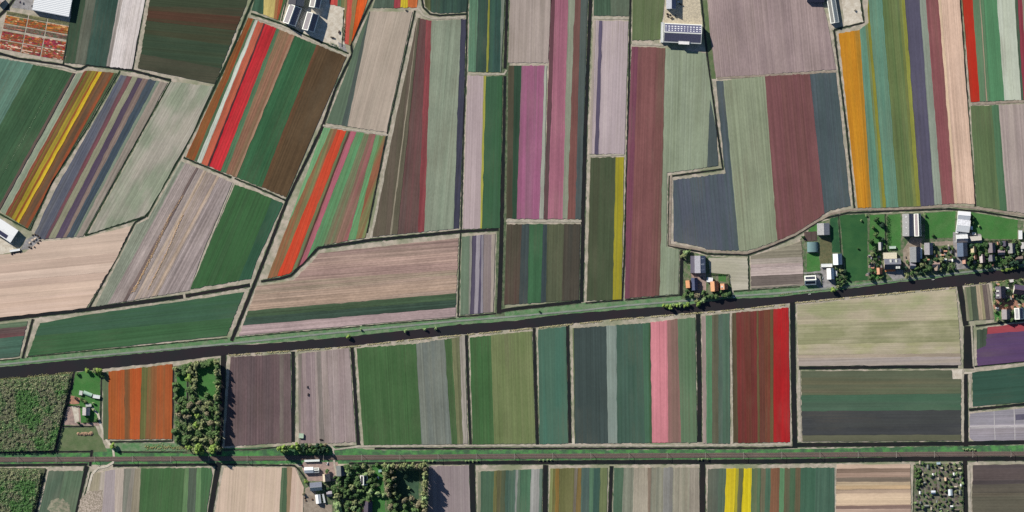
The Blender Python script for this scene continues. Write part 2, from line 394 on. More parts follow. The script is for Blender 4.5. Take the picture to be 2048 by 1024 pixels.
# ------------------------------------------------------------------ roads and tracks
def road(name, pts, w, m=ROAD): return ribbon(name, pts, w, m, "road", 0.46, j=0.2, step=8)
road("road", [(-40,733),(0,729),(250,706),(460,687),(642,668),(719,661),(912,642),(1024,633),(1159,621),(1249,611),(1374,601),(1464,592),(1536,588),(1636,579),(1711,571),(1786,561),(1990,537),(2100,522)], 3.6)
road("path", [(184,815),(196,828),(201,850),(214,882),(226,896),(228,915),(226,925),(214,932),(196,936),(184,948),(160,1040)], 4.4, PAVE_PALE)
road("path", [(658,888),(666,896),(668,915),(668,926),(672,945),(676,980)], 3.6, TRACK)
road("farm_track", [(588,889),(655,888),(670,899),(715,893),(760,892),(1024,891),(1400,891),(1583,889)], 3.6, TRACK)
road("farm_track", [(1013,140),(1008,148),(940,148)], 3.6, TRACK)
road("farm_track", [(833,12),(846,30),(866,37),(930,35)], 3.8, TRACK)
road("farm_track", [(838,32),(786,262),(742,476)], 5.0, TRACK)
road("farm_track", [(1342,350),(1339,489),(1368,494),(1400,499),(1416,503),(1494,506),(1540,490),(1590,469),(1634,442),(1662,428),(1706,419),(1786,418),(1850,415),(1900,411),(1952,416),(2048,430),(2100,438)], 4.4, TRACK2)
road("farm_track", [(646,251),(776,270)], 3.4, TRACK); road("farm_track", [(500,34),(565,52),(692,112)], 3.2, TRACK)
road("farm_track", [(466,366),(380,580)], 2.4, TRACK); road("farm_track", [(1928,746),(1950,745)], 4, PAVE_PALE)
road("farm_track", [(1181,312),(1248,309)], 3.2, TRACK); road("farm_track", [(1012,442),(1163,442)], 4.0, TRACK)
road("farm_track", [(1264,87),(1328,90)], 4.4, TRACK); road("farm_track", [(1434,156),(1672,143)], 4.5, TRACK2)
road("farm_track", [(1943,208),(2060,202)], 5, TRACK2); road("farm_track", [(1598,740),(1600,884)], 4.5, TRACK); road("farm_track", [(1188,36),(1258,37)], 3.5, TRACK)
road("farm_track", [(1461,632),(1466,886)], 2.4, TRACK); road("farm_track", [(1669,936),(1672,1040)], 4, TRACK); road("farm_track", [(1937,930),(1940,1040)], 5, TRACK)
road("farm_track", [(1466,590),(1462,540)], 2.2, TRACK); road("farm_track", [(1926,740),(1926,884)], 3.6, TRACK)
road("farm_track", [(1943,650),(1947,733)], 3.6, TRACK); road("farm_track", [(1940,748),(1940,815)], 3.2, TRACK)
road("farm_track", [(-20,112),(40,122),(126,134),(152,142)], 3.4, TRACK)

# ------------------------------------------------------------------ plots: crops, tulips, bare soil
def colour_word(c):
    r, g, b = c; mx, mn = max(c), min(c); sat = (mx - mn) / max(mx, 1)
    if sat < 0.12: return "white" if mx > 195 else "pale grey" if mx > 140 else "grey" if mx > 95 else "dark slate"
    if mx == g or g >= r - 4 and g > b + 12 and r < 190:
        if g > r * 1.12 and b > r * 1.12: return "teal green"
        if r > g * 0.9: return "olive" if sat > .25 else "pale green"
        return "dark green" if mx < 105 else "bright green" if sat > .38 else "pale green"
    if mx == r:
        if b > g * 1.1: return "purple" if b > r * .85 else "pink" if mx > 170 else "crimson" if sat > .45 else "mauve"
        if g > r * 0.78 and sat > .45: return "yellow"
        if sat > .62: return "orange" if g > b * 1.25 and g > 60 else "red"
        if sat > .4: return "rust red" if mx < 170 else "coral"
        return "brown" if mx < 150 else "beige"
    return "purple" if r > g * 1.05 else "slate blue"
def prism(name, poly, top, m, d, parent=None, R=random, j=0.4, bottom=0.0):
    """A low block of crop with an uneven outline; UV u across the rows, v along them (metres)."""
    pl = rough_edge(poly, 9, j, R, d)
    if len(pl) < 3: return None
    w = [W(p) for p in pl]
    if sum(w[i][0] * w[(i + 1) % len(w)][1] - w[(i + 1) % len(w)][0] * w[i][1] for i in range(len(w))) < 0: w.reverse()
    n = len(w); L = math.hypot(*d); dx, dy = d[0] / L, -d[1] / L
    ou, ov = R.uniform(0, 4000), R.uniform(0, 4000)
    v = [(x, y, top) for x, y in w] + [(x, y, bottom) for x, y in w]
    uv = [(x * dy - y * dx + ou, x * dx + y * dy + ov) for x, y in w] * 2
    f = [tuple(range(n))] + [(i, n + i, n + (i + 1) % n, (i + 1) % n) for i in range(n)]
    return mesh_obj(name, v, f, m, parent, uvs=uv)
_np = [0]
def plot(label, cat, poly, LA, LB, cols, amp=0.12, dz=0.0):
    _np[0] += 1; R = random.Random(100 + _np[0]); poly = grow(poly, 0.8)
    cx = sum(p[0] for p in poly) / len(poly); cy = sum(p[1] for p in poly) / len(poly)
    root = empty(cat.replace(" ", "_").replace("field", "plot"), W((cx, cy)) + (0,))
    tag(root, label, cat, kind="thing")
    d = (sum(b[0] - a[0] for a, b in zip(LA, LB)), sum(b[1] - a[1] for a, b in zip(LA, LB)))
    for i, c in enumerate(cols):
        pl = poly
        mid = lambda k: ((LA[k][0] + LB[k][0]) / 2, (LA[k][1] + LB[k][1]) / 2)
        def wide(k, far):                                   # the line k moved 0.7 m away from the point far
            a, b = LA[k], LB[k]; l = math.dist(a, b); n = (-(b[1] - a[1]) / l * .7, (b[0] - a[0]) / l * .7)
            g = 1 if (far[0] - a[0]) * n[0] + (far[1] - a[1]) * n[1] < 0 else -1
            return (a[0] + n[0] * g, a[1] + n[1] * g), (b[0] + n[0] * g, b[1] + n[1] * g)
        if i > 0: q = mid(len(LA) - 1); pl = clip(pl, *wide(i, q), q)
        if pl and i < len(cols) - 1: pl = clip(pl, *wide(i + 1, mid(0)), mid(0))
        slim = 0.2 if math.dist(mid(i), mid(i + 1)) < 7 else 0.0
        if len(pl) < 3: continue
        c1, c2 = (c[0], c[1]) if isinstance(c, list) else (c, tuple(max(0, x * .93) for x in c))
        sat = (max(c1) - min(c1)) / max(c1)
        word = colour_word(c1)
        nm = "tulip_strip" if word in ("red", "orange", "yellow", "pink", "coral", "crimson", "purple", "rust red", "mauve", "white") else "soil_strip" if word in ("beige", "brown", "pale grey", "grey") else "crop_strip"
        o = prism(nm, pl, 0.62 + dz + slim + 0.05 * (i % 3), crop_mat(c1, c2, amp, isinstance(c, list) and len(c) > 2), d, root, R)
        if o:
            o.location = (-root.location.x, -root.location.y, 0)
            if len(cols) > 1: o["label"] = word + " " + nm.replace("_", " ")
    return root
def V(label, cat, poly, ya, xa, yb, xb, cols, amp=0.12):
    return plot(label, cat, poly, [(x, ya) for x in xa], [(x, yb) for x in xb], cols, amp)
def H(label, cat, poly, xa, ya, xb, yb, cols, amp=0.12):
    return plot(label, cat, poly, [(xa, y) for y in ya], [(xb, y) for y in yb], cols, amp)
def Gn(label, cat, poly, A0, A1, fa, B0, B1, fb, cols, amp=0.12):
    L = lambda a, b, t: (a[0] + (b[0] - a[0]) * t, a[1] + (b[1] - a[1]) * t)
    return plot(label, cat, poly, [L(A0, A1, t) for t in fa], [L(B0, B1, t) for t in fb], cols, amp)
def S1(label, cat, poly, d, col, amp=0.12, dz=0.0):
    p = poly[0]; return plot(label, cat, poly, [p, (p[0] - d[1], p[1] + d[0])], [(p[0] + d[0], p[1] + d[1]), (p[0] - d[1] + d[0], p[1] + d[0] + d[1])], [col], amp, dz)
TF, CF, SF = "tulip field", "crop field", "bare field"
MAR, PGR, SLT = (112, 76, 78), (150, 162, 140), (82, 93, 100)
# --- north-west
V("dark green field with two grey stripes and a whitish bare strip", CF, [(148,-15),(292,-15),(263,137),(131,125)], 0, [150,172,192,236,246,290], 126, [131,151,172,213,222,263],
  [(56,86,62), (104,110,96), (54,88,76), [(152,142,138),(166,156,152)], [(214,204,204),(204,192,192)]])
Gn("plain dark brownish green field with a reddish upper band", CF, [(303,-15),(500,-15),(429,167),(277,136)], (303,0), (277,136), [0,.1,.16,.3,.5,.8,1], (495,0), (429,167), [0,.1,.2,.36,.55,.82,1],
  [(62,76,54), [(78,66,50),(68,72,54)], [(86,60,48),(72,70,52)], [(64,76,54),(70,70,52)], [(58,80,58),(60,76,54)], (68,72,56)], 0.08)
Gn("slanting tulip field with white, coral and red stripes, then green and brown", TF, [(497,36),(508,39),(692,114),(572,393),(373,314)], (497,36), (692,113), [0,.05,.06,.09,.155,.165,.28,.32,.46,.47,.70,.74,1], (374,313), (571,394), [0,.08,.10,.145,.215,.225,.34,.40,.485,.50,.76,.81,1],
  [[(160,84,48),(140,90,54)], (82,120,80), (206,213,200), [(202,90,74),(190,100,76)], (86,52,56), [(206,44,58),(196,52,60)], (86,130,90), [(152,110,90),(140,112,88)], (166,132,110), [(52,108,66),(58,104,64)], [(108,72,54),(98,76,54)], (94,74,54)])
V("small plot of green, straw yellow and rust stripes beside the slate barn", TF, [(512,-15),(574,-15),(558,40),(504,20),(510,0)], 0, [508,528,552,557,565,580], 36, [504,527,548,553,556,566], [(62,102,76), [(204,184,118),(192,172,108)], (170,120,80), [(170,86,60),(110,110,66)], (72,112,62)])
V("narrow plot of coral red and orange tulips beside the pale barn yard", TF, [(660,-15),(738,-15),(726,25),(700,90),(690,86),(690,14),(660,8)], 0, [660,676,682,690,694,706,714,740], 86, [660,672,678,684,688,698,702,714], [(198,80,74), (96,140,100), (130,130,88), (150,130,92), [(198,82,74),(204,94,80)], (148,120,80), [(222,92,40),(212,98,46)]])
Gn("green field with a lighter teal corner west of the yellow striped tulips", CF, [(-20,114),(0,117),(60,128),(149,147),(-22,458)], (0,115), (150,147), [0,.45,.97,1], (-150,386), (0,418), [0,.45,.97,1], [(92,134,114), [(62,102,66),(58,98,64)], (104,88,82)])
Gn("slanting field with a narrow bright yellow stripe between olive and rust tulips", TF, [(154,148),(176,142),(232,147),(172,252),(103,362),(57,457),(2,422)], (154,147), (231,147), [0,.16,.22,.34,.5,.55,.62,.74,.88,.94,1], (3,421), (58,457), [0,.17,.23,.36,.50,.56,.64,.74,.88,.95,1],
  [(152,168,142), [(142,80,60),(128,88,66)], [(114,112,52),(128,84,54)], [(164,144,50),(126,110,52)], (160,92,48), [(204,172,46),(196,164,50)], [(136,92,56),(124,86,58)], [(122,84,62),(110,84,64)], [(152,78,50),(138,84,56)], (82,102,66)])
Gn("slanting field of purple, slate and beige stripes", TF, [(242,150),(334,166),(278,270),(165,472),(77,477),(70,466),(112,378),(182,256)], (240,148), (335,165), [0,.16,.25,.37,.49,.61,.76,.85,1], (76,478), (166,472), [0,.17,.22,.38,.56,.64,.78,.86,1],
  [[(94,97,114),(104,104,112)], [(126,74,84),(112,82,92)], (152,150,128), [(82,66,92),(88,74,96)], [(136,116,110),(142,124,116)], (72,86,102), (132,148,128), [(154,140,132),(146,136,128)]])
S1("pale grey green fallow field tapering to a point at its lower end", SF, [(343,164),(425,173),(418,190),(386,262),(298,420),(289,430),(178,467)], (-50,87), [(170,163,153),(150,160,136),"p"], 0.09)
Gn("pinkish grey ploughed field with orange straw streaks", SF, [(363,323),(463,365),(402,512),(378,580),(192,612),(240,517),(273,450),(298,438)], (363,322), (464,366), [0,.08,.3,.33,.44,.5,.7,.74,1], (190,612), (380,580), [0,.14,.30,.33,.42,.47,.60,.65,1],
  [(144,152,134), [(168,154,152),(158,144,142)], (130,112,110), (170,156,154), [(180,158,140),(168,152,144)], [(158,142,132),(166,150,146)], [(176,154,138),(164,148,142)], [(170,156,156),(154,140,140)]], 0.16)
Gn("plain green field east of the pinkish ploughed one", CF, [(470,370),(512,384),(565,407),(512,522),(501,557),(382,577)], (469,370), (566,407), [0,.78,1], (381,578), (502,557), [0,.8,1], [[(58,110,60),(62,106,62)], (50,100,70)], 0.09)
H("broad cream coloured bare field at the western edge", SF, [(-20,512),(50,506),(76,485),(165,477),(262,453),(230,520),(172,615),(0,634),(-20,635)], 0, [470,530,548,562,578,600,640], 250, [440,505,524,540,556,578,620],
  [(212,187,172), (204,178,164), (214,189,175), (204,177,163), (214,187,171), [(210,182,166),(216,189,175)]], 0.05)
H("long plain green field north of the canal road", CF, [(80,647),(175,630),(366,603),(487,585),(453,670),(57,711)], 80, [640,672,720], 470, [580,636,690], [[(62,104,76),(60,106,70)], [(60,108,64),(66,112,70)]], 0.08)
H("small plot with a maroon band at the western edge of the canal road", CF, [(-20,651),(54,643),(38,711),(-20,718)], 0, [645,658,677,720], 50, [640,653,672,714], [(100,126,96), [(112,72,76),(100,80,80)], (72,112,92)])
# --- north, centre
V("sliver of green, purple and yellow stripes at the top edge", TF, [(757,-15),(835,-15),(833,14),(746,15)], 0, [742,790,803,815,836], 16, [740,788,801,815,836], [(84,104,88), (168,72,82), (206,182,52), (204,112,64)])
V("pale beige field with a green edge between two slanting ditches", SF, [(739,24),(824,24),(774,252),(773,264),(654,245),(704,118),(708,100)], 21, [738,740,742,826], 256, [648,682,695,776], [(98,122,98), (82,97,92), [(180,164,152),(170,156,144)]], 0.07)
V("tall field of maroon, red and pale green bands with a dark blue edge", TF, [(836,36),(862,42),(931,39),(925,256),(917,456),(746,472),(790,250)], 39, [834,836,837,839,853,864,921,932], 465, [745,781,784,794,837,849,906,920],
  [[(96,89,76),(104,92,82)], (152,142,126), (102,97,82), [(110,76,77),(100,80,78)], (142,72,78), [(148,160,138),(138,152,130)], (66,66,86)], 0.1)
V("small dark green plot inside a curved ditch corner", CF, [(849,-15),(936,-15),(932,23),(880,26),(863,23),(851,13)], 0, [848,862,922,940], 24, [848,862,920,940], [(92,102,62), [(58,90,74),(54,82,72)], (46,72,64)])
V("dark green field split by one thin yellow line", CF, [(940,-15),(1009,-15),(1001,144),(937,142)], 0, [938,957,977,979.6,1003,1011], 143, [936,952,973,975.6,1001,1005], [(98,146,112), [(56,88,72),(60,84,74)], (156,166,60), [(52,86,76),(56,94,76)], (128,142,126)], 0.1)
V("field half lilac and half green with a thin yellow line between", TF, [(936,152),(1004,153),(999,455),(926,457)], 152, [936,968,971.6,1006], 455, [925,961,963,999], [[(182,164,168),(174,156,160)], (180,184,72), [(56,108,66),(60,104,70)]], 0.06)
S1("pinkish beige fallow field north of the magenta tulips", SF, [(1021,-15),(1103,-15),(1095,125),(1017,124)], (-4,130), [(172,157,152),(164,150,144)], 0.07)
V("tall field with a pink stripe and a brown red stripe running to the top edge", TF, [(1103,-15),(1175,-15),(1161,437),(1088,437)], 0, [1102,1111,1137,1149,1162,1176], 437, [1087,1096,1126,1134,1151,1162],
  [[(106,70,80),(96,74,78)], [(172,110,132),(160,102,124)], (152,160,138), [(130,86,82),(118,84,80)], [(78,90,92),(84,96,92)]], 0.08)
V("field with one broad magenta tulip band next to a white path strip", TF, [(1018,132),(1093,132),(1086,437),(1013,436)], 131, [1017,1029,1044,1088.5,1096], 437, [1013,1025,1034,1078,1088], [(84,78,64), [(50,84,60),(46,76,56)], [(164,100,138),(154,104,132)], (178,182,168)], 0.08)
V("field of brown, slate, bright green and olive bands near the canal", CF, [(1014,449),(1160,449),(1157,599),(1009,609)], 448, [1010,1044,1059,1086,1095,1129,1162], 604, [1006,1039,1056,1081,1093,1124,1160],
  [[(92,74,68),(86,80,68)], (66,78,80), [(62,114,72),(58,106,68)], (60,74,78), [(94,100,72),(86,94,70)], [(80,74,66),(74,72,66)]], 0.09)
V("small grey green plot at the top edge between two ditches", CF, [(1189,-15),(1259,-15),(1257,31),(1188,30)], 0, [1188,1222,1260], 32, [1188,1222,1260], [(74,104,80), (94,112,92)])
V("lilac fallow field with one thin dark purple line", SF, [(1188,42),(1256,43),(1248,307),(1179,307)], 42, [1186,1191,1199,1203.6,1258], 307, [1177,1182,1189.5,1196,1250], [(178,164,156), (184,168,172), (98,88,116), [(184,168,172),(176,160,166)]], 0.06)
V("dark olive field with a yellow tulip band along its eastern side", TF, [(1182,316),(1247,315),(1242,598),(1174,601)], 315, [1180,1232,1249], 600, [1172,1226,1243], [[(74,90,62),(80,88,64)], [(152,144,54),(164,152,42)]], 0.08)
V("tall parcel of rose maroon tulips beside pale green rows", TF, [(1264,94),(1332,97),(1411,107),(1430,250),(1432,331),(1333,345),(1332,494),(1357,500),(1356,587),(1250,596),(1256,300)], 95, [1263,1277,1314,1330,1440], 595, [1249,1260,1302,1318,1420],
  [[(124,72,94),(132,82,98)], [(134,88,88),(126,82,84)], [(118,88,80),(128,86,84)], [(152,166,140),(142,156,128)]], 0.09)
S1("dark slate wedge of crop in the hook of the ditch", CF, [(1420,200),(1432,262),(1435,330),(1415,333)], (2,60), (84,97,99), 0.08, 0.25)
S1("grassy field west of the long barn with the dotted roof", CF, [(1266,-15),(1330,-15),(1320,78),(1265,80)], (-3,60), [(98,120,76),(106,124,84)], 0.08)
S1("broad mauve bare field north of the slate and maroon one", SF, [(1416,-15),(1640,-15),(1654,45),(1671,138),(1433,154),(1420,60)], (14,150), [(164,144,144),(156,136,138)], 0.1)
V("large field of slate, pale green and maroon blocks with a curved lower edge", TF, [(1433,163),(1536,153),(1671,146),(1700,411),(1660,419),(1631,439),(1590,465),(1556,480),(1494,501),(1416,498),(1400,492),(1348,482),(1347,361),(1452,347),(1449,330)], 150, [1300,1446,1530,1619,1700], 500, [1300,1479,1557,1656,1760],
  [[(80,94,100),(86,92,108)], [(152,164,134),(142,154,124)], [(122,82,82),(128,84,88)], [(80,92,100),(76,92,96)]], 0.09)
# --- north-east
V("rainbow field of orange, teal, olive, purple and peach stripes", TF, [(1678,68),(1718,61),(1738,46),(1736,20),(1738,-15),(1917,-15),(1949,407),(1900,406),(1850,411),(1786,414),(1716,415)], 60, [1670,1709,1720,1732,1737,1741,1768,1803,1808,1813.5,1844,1857,1882,1886,1926], 414, [1710,1736,1743.5,1762,1766,1771,1796,1828,1834,1840.5,1870,1885,1910,1914,1951],
  [[(196,132,38),(204,142,40)], [(176,126,44),(196,134,40)], [(98,150,122),(102,142,116)], (118,140,88), (150,146,60), [(96,150,124),(104,146,118)], [(96,124,70),(108,128,74)], (120,136,70), (148,158,62), [(92,88,112),(88,84,106)], (152,164,148), [(144,86,92),(138,90,90)], (214,186,160), [(216,184,166),(208,176,158)]], 0.09)
V("field with a red tulip band, bright green and a wide white band", TF, [(1924,-15),(2062,-15),(2064,198),(1942,203)], 0, [1920,1925,1946,1959.6,1961.4,1967,1993,2030,2034,2043,2062], 202, [1936,1941,1960,1973.6,1975.4,1978,2008,2043,2046,2055,2074],
  [(120,70,50), [(196,50,34),(188,58,40)], [(98,142,100),(104,132,100)], (176,150,132), (96,140,98), [(86,152,100),(80,140,92)], [(204,212,194),(196,204,184)], (70,96,74), (146,62,78), (150,140,124)], 0.07)
V("half olive green and half lilac field at the eastern edge", CF, [(1942,213),(2062,208),(2062,428),(1990,417),(1954,411)], 213, [1938,1984,1998,2062], 415, [1952,2000,2014,2076], [[(98,124,78),(90,116,74)], (82,128,88), [(172,157,152),(164,148,146)]], 0.08)
# --- middle
V("slanting plot of vivid orange, pink and bright green stripes beside the dark diagonal ditch", TF, [(648,256),(770,273),(730,474),(634,492),(604,527),(577,547),(536,556)], 262, [644,660,675,692,698,700,713,731,741,753,762,773], 481, [549,563,585,607,615,617,627,651,674,695,711,730],
  [[(118,182,122),(108,170,112)], [(152,100,72),(124,130,84)], [(216,74,48),(208,80,54)], [(102,130,86),(120,120,84)], (96,70,60), [(184,104,124),(172,100,112)], [(92,162,102),(100,150,96)], [(136,112,92),(116,128,92)], [(160,104,104),(142,112,98)], [(100,170,108),(108,158,100)], [(152,98,74),(110,142,86)]], 0.09)
H("long pinkish ploughed field with a dark green band along its lower side", SF, [(640,507),(916,477),(910,632),(512,667),(479,671),(515,573),(588,561),(630,518)], 512, [500,535,568,588,621,634,648,680], 912, [462,505,540,554,587,600,614,646],
  [[(174,148,138),(158,132,126)], [(164,136,130),(178,150,140)], [(154,140,122),(168,144,132)], [(166,144,132),(178,152,136)], [(68,96,66),(74,100,70)], (62,88,72), [(174,152,154),(168,146,148)]], 0.15)
V("small plot of purple and lilac stripes with a green edge", TF, [(924,474),(989,468),(986,623),(921,629)], 470, [922,940,944,952,962,964,966,984,990], 627, [919,938,939,947,956,962,965,982,988], [[(112,134,110),(104,126,100)], (150,148,140), (90,82,106), (168,158,170), (92,84,110), (160,152,166), [(136,122,126),(144,130,130)], (172,158,150)], 0.08)
# --- villages: bare lots
S1("pale trampled lot east of the orange roofed farm", SF, [(1418,516),(1494,517),(1496,578),(1466,580),(1455,548),(1420,544)], (60,3), [(184,176,163),(172,167,150),"p"], 0.07)
H("small grey lot with dark brown and pink bars beside the village", SF, [(1502,513),(1560,497),(1602,483),(1607,569),(1503,576)], 1502, [490,519,530,535,553,573,580], 1606, [480,514,526,530,548,568,578], [(150,142,126), (172,160,152), (176,158,156), [(186,168,166),(178,162,158)], (124,112,108), (160,148,138)])
V("small lot of green, tan and brown stripes beside the paved hamlet", CF, [(1929,575),(1976,569),(1986,637),(1934,641)], 575, [1926,1932,1940,1951,1960,1964,1972,1980], 640, [1934,1940,1945,1957,1967,1971,1980,1990], [(150,146,124), (118,132,98), (84,98,80), (178,160,138), (154,146,116), (118,104,102), (160,146,136)])
V("brown cultivated bed beside the dull green tunnel house", SF, [(1609,465),(1632,464),(1633,481),(1610,482)], 464, [1608,1634], 482, [1609,1634], [(92,76,74)], 0.14)
# --- south of the canal
V("orange tulip field between the small farm and the copse", TF, [(206,745),(344,729),(343,877),(208,878)], 740, [204,218,250,259,284,297,303,315,330,346], 878, [204,217,250,259,280,291,299,312,330,345],
  [[(90,112,76),(100,112,82)], [(184,88,46),(176,96,50)], [(126,88,58),(150,90,54)], [(190,90,46),(182,96,50)], (112,112,68), [(140,90,62),(118,108,66)], [(122,106,66),(146,94,60)], [(176,92,50),(160,98,58)], [(182,90,48),(170,94,54)]], 0.08)
V("dark purple brown ploughed field beside the copse", SF, [(462,715),(580,708),(582,884),(450,892)], 712, [450,560,568,584], 888, [444,560,568,584], [[(104,88,92),(112,92,96)], (126,114,110), (120,102,104)], 0.12)
V("mauve bare field where a tractor is working", SF, [(597,708),(697,697),(711,883),(655,886),(598,886)], 700, [594,604,612,628,634,642,652,700], 886, [594,602,614,632,640,650,664,714], [(140,130,124), [(160,142,142),(144,126,128)], [(146,128,132),(158,140,142)], (164,148,146), (140,130,126), (164,148,146), [(156,138,140),(166,150,150)]], 0.1)
V("broad green field with grey and yellowish bands on its eastern side", CF, [(714,697),(832,688),(929,673),(934,887),(728,889)], 690, [711,833,890,903,913,919,930], 888, [726,844,904,914,921,925,936], [[(66,110,60),(72,112,64)], [(116,124,118),(124,130,120)], (74,112,64), (126,132,92), (112,120,84), [(172,160,156),(160,152,144)]], 0.1)
V("field half bright green and half olive", CF, [(940,676),(1063,663),(1070,886),(946,888)], 668, [938,982,1066], 888, [944,989,1074], [[(64,112,60),(70,110,62)], [(120,136,86),(110,130,78)]], 0.09)
S1("narrow plain teal field", CF, [(1077,660),(1131,654),(1135,886),(1080,887)], (4,200), [(72,120,98),(76,116,94)], 0.06)
V("field of dark slate and dark green with one pale pink tulip band", TF, [(1146,657),(1299,646),(1389,635),(1393,884),(1150,886)], 650, [1143,1147,1213,1232,1286,1298,1300,1335,1356,1392], 886, [1146,1149,1217,1234,1290,1300,1303,1337,1363,1396],
  [(110,132,88), [(62,77,75),(66,82,80)], [(142,158,148),(134,150,142)], [(64,98,80),(70,102,86)], (72,116,86), (66,104,66), [(210,134,146),(204,128,140)], [(154,114,110),(142,112,104)], [(92,128,90),(100,130,96)]], 0.07)
V("field of dark red bands ending in a vivid red tulip band", TF, [(1404,633),(1458,627),(1459,886),(1407,886)], 630, [1402,1412,1424,1436,1446,1461], 886, [1404,1414,1425,1436,1446,1462],
  [(164,146,142), [(84,144,98),(88,136,94)], [(104,108,86),(98,96,80)], [(92,112,98),(84,108,94)], [(78,112,90),(86,114,94)]], 0.08)["label"] = "slim field of bright green and slate bands west of the red tulips"
V("field of dark red bands ending in a vivid red tulip band", TF, [(1465,627),(1576,616),(1579,883),(1467,885)], 625, [1463,1473,1488,1500,1514,1516,1527,1541,1546,1578], 886, [1465,1477,1494,1504,1516,1519,1530,1541,1546,1580],
  [(94,82,62), [(122,56,54),(114,62,56)], [(114,60,52),(104,66,54)], [(120,56,54),(108,62,54)], (110,96,66), [(120,58,52),(110,66,56)], [(116,74,56),(124,62,52)], (112,92,64), [(182,34,40),(176,38,42)]], 0.08)
H("pale straw coloured grass field with greenish blotches below the canal", SF, [(1595,611),(1911,579),(1916,640),(1921,729),(1598,731)], 1596, [600,650,690,709,716,735], 1918, [570,640,684,706,714,733], [[(180,168,146),(160,160,124),"p"], [(154,156,114),(174,166,140),"p"], [(164,160,124),(178,166,146),"p"], (176,160,144), [(168,156,152),(174,160,150)]], 0.07)
H("field of olive, green and dark slate horizontal bands", CF, [(1603,743),(1902,741),(1904,759),(1921,759),(1921,880),(1605,882)], 1604, [740,756,778,790,823,871,885], 1920, [740,756,776,786,821,870,883], [[(98,108,84),(92,102,80)], [(110,108,86),(98,106,82)], [(108,102,84),(98,110,82)], [(72,112,84),(78,108,86)], [(68,70,74),(70,73,74)], [(104,106,84),(96,100,78)]], 0.07)
H("purple tulip field with a pinkish red top band at the eastern edge", TF, [(1976,655),(2062,645),(2062,720),(1955,731),(1954,700),(1972,692)], 1960, [645,670,735], 2060, [635,662,735], [[(172,76,88),(160,72,94)], [(92,68,112),(98,70,112)]], 0.06)
S1("small dark green corner of crop beside the purple tulips", CF, [(1954,661),(1974,657),(1972,692),(1954,698)], (0,50), (72,90,72))
S1("plain dark green field at the eastern edge", CF, [(1945,746),(2062,731),(2062,802),(1946,812)], (100,-9), [(54,94,76),(50,88,70)], 0.06)
H("lilac grey container field divided by pale paths", SF, [(1940,828),(2062,815),(2062,879),(1948,881),(1940,874)], 1940, [820,852,854,890], 2050, [810,850,852,890], [[(166,158,172),(156,150,162)], (192,184,190), [(164,156,170),(172,162,174)]], 0.08)
# --- south of the railway
V("green meadow with a pale sandy patch between wood and ditch", CF, [(98,943),(167,942),(146,1040),(74,1040)], 940, [92,130,170], 1040, [72,110,146], [[(88,112,90),(104,118,98),"p"], [(92,118,90),(108,122,98),"p"]], 0.1)
V("field of lilac, pale and grey stripes beside broad green ones", CF, [(189,947),(238,938),(421,936),(424,950),(409,1040),(160,1040)], 945, [184,211,231,247,263,270,281,370,378,393,403,424], 1024, [160,205,230,244,252,262,277,365,375,390,402,414],
  [[(160,150,130),(180,168,158)], [(164,152,156),(172,158,160)], (196,180,170), (138,138,128), [(150,142,134),(140,134,126)], (158,148,130), [(68,116,64),(72,112,66)], (100,142,90), (92,110,92), (106,150,96), [(68,116,70),(72,120,72)]], 0.08)
V("cream field with one slim green strip south of the railway", SF, [(449,936),(590,936),(598,955),(607,975),(604,1040),(428,1040)], 940, [446,564,568,573,585,610], 1040, [428,559,562,572,579,606], [[(206,182,166),(200,178,160)], (96,122,88), [(86,116,84),(78,108,76)], (160,136,110), [(198,172,158),(204,182,166)]], 0.05)
S1("mauve bare field shaded by a row of tall trees", SF, [(859,933),(937,932),(940,1040),(856,1040)], (2,100), [(154,141,143),(148,134,138)], 0.06)
V("field of dark green, olive and grey stripes with bare pale ends", CF, [(956,944),(1084,938),(1082,1040),(956,1040)], 945, [954,962,989,993,1004,1012,1016,1032,1037,1040,1063,1080,1088], 1040, [954,962,986,992,1000,1010,1014,1030,1033,1038,1060,1078,1086], [(138,138,120), [(78,112,84),(72,104,82)], (126,124,80), [(100,98,70),(90,92,66)], (84,96,70), (70,100,84), [(84,116,94),(78,106,92)], (150,152,148), (96,120,98), [(84,130,94),(76,120,88)], (160,158,156), (104,128,112)], 0.08)
V("field of olive yellow and dark teal stripes", CF, [(1101,938),(1214,936),(1212,1040),(1098,1040)], 940, [1098,1107,1112,1118,1150,1155,1162,1180,1188,1200,1216], 1040, [1094,1104,1110,1116,1146,1150,1160,1178,1186,1197,1214], [(138,152,90), [(112,114,66),(122,116,64)], (140,112,62), [(106,110,64),(114,116,70)], (122,114,102), (138,116,70), [(76,100,94),(84,108,96)], (88,130,98), [(60,94,82),(66,100,84)], [(118,132,86),(104,126,78)]], 0.08)
V("pale grey beige field with a dark green western strip", SF, [(1229,936),(1397,936),(1398,1040),(1226,1040)], 940, [1227,1248,1268,1296,1302,1328,1345,1380,1399], 1040, [1224,1244,1266,1296,1300,1326,1344,1378,1399], [[(78,112,86),(84,116,90)], (142,146,128), [(168,158,144),(158,150,136)], (150,132,118), [(142,144,128),(152,148,132)], (146,144,142), [(158,150,136),(148,146,130)], (166,156,144)], 0.1)
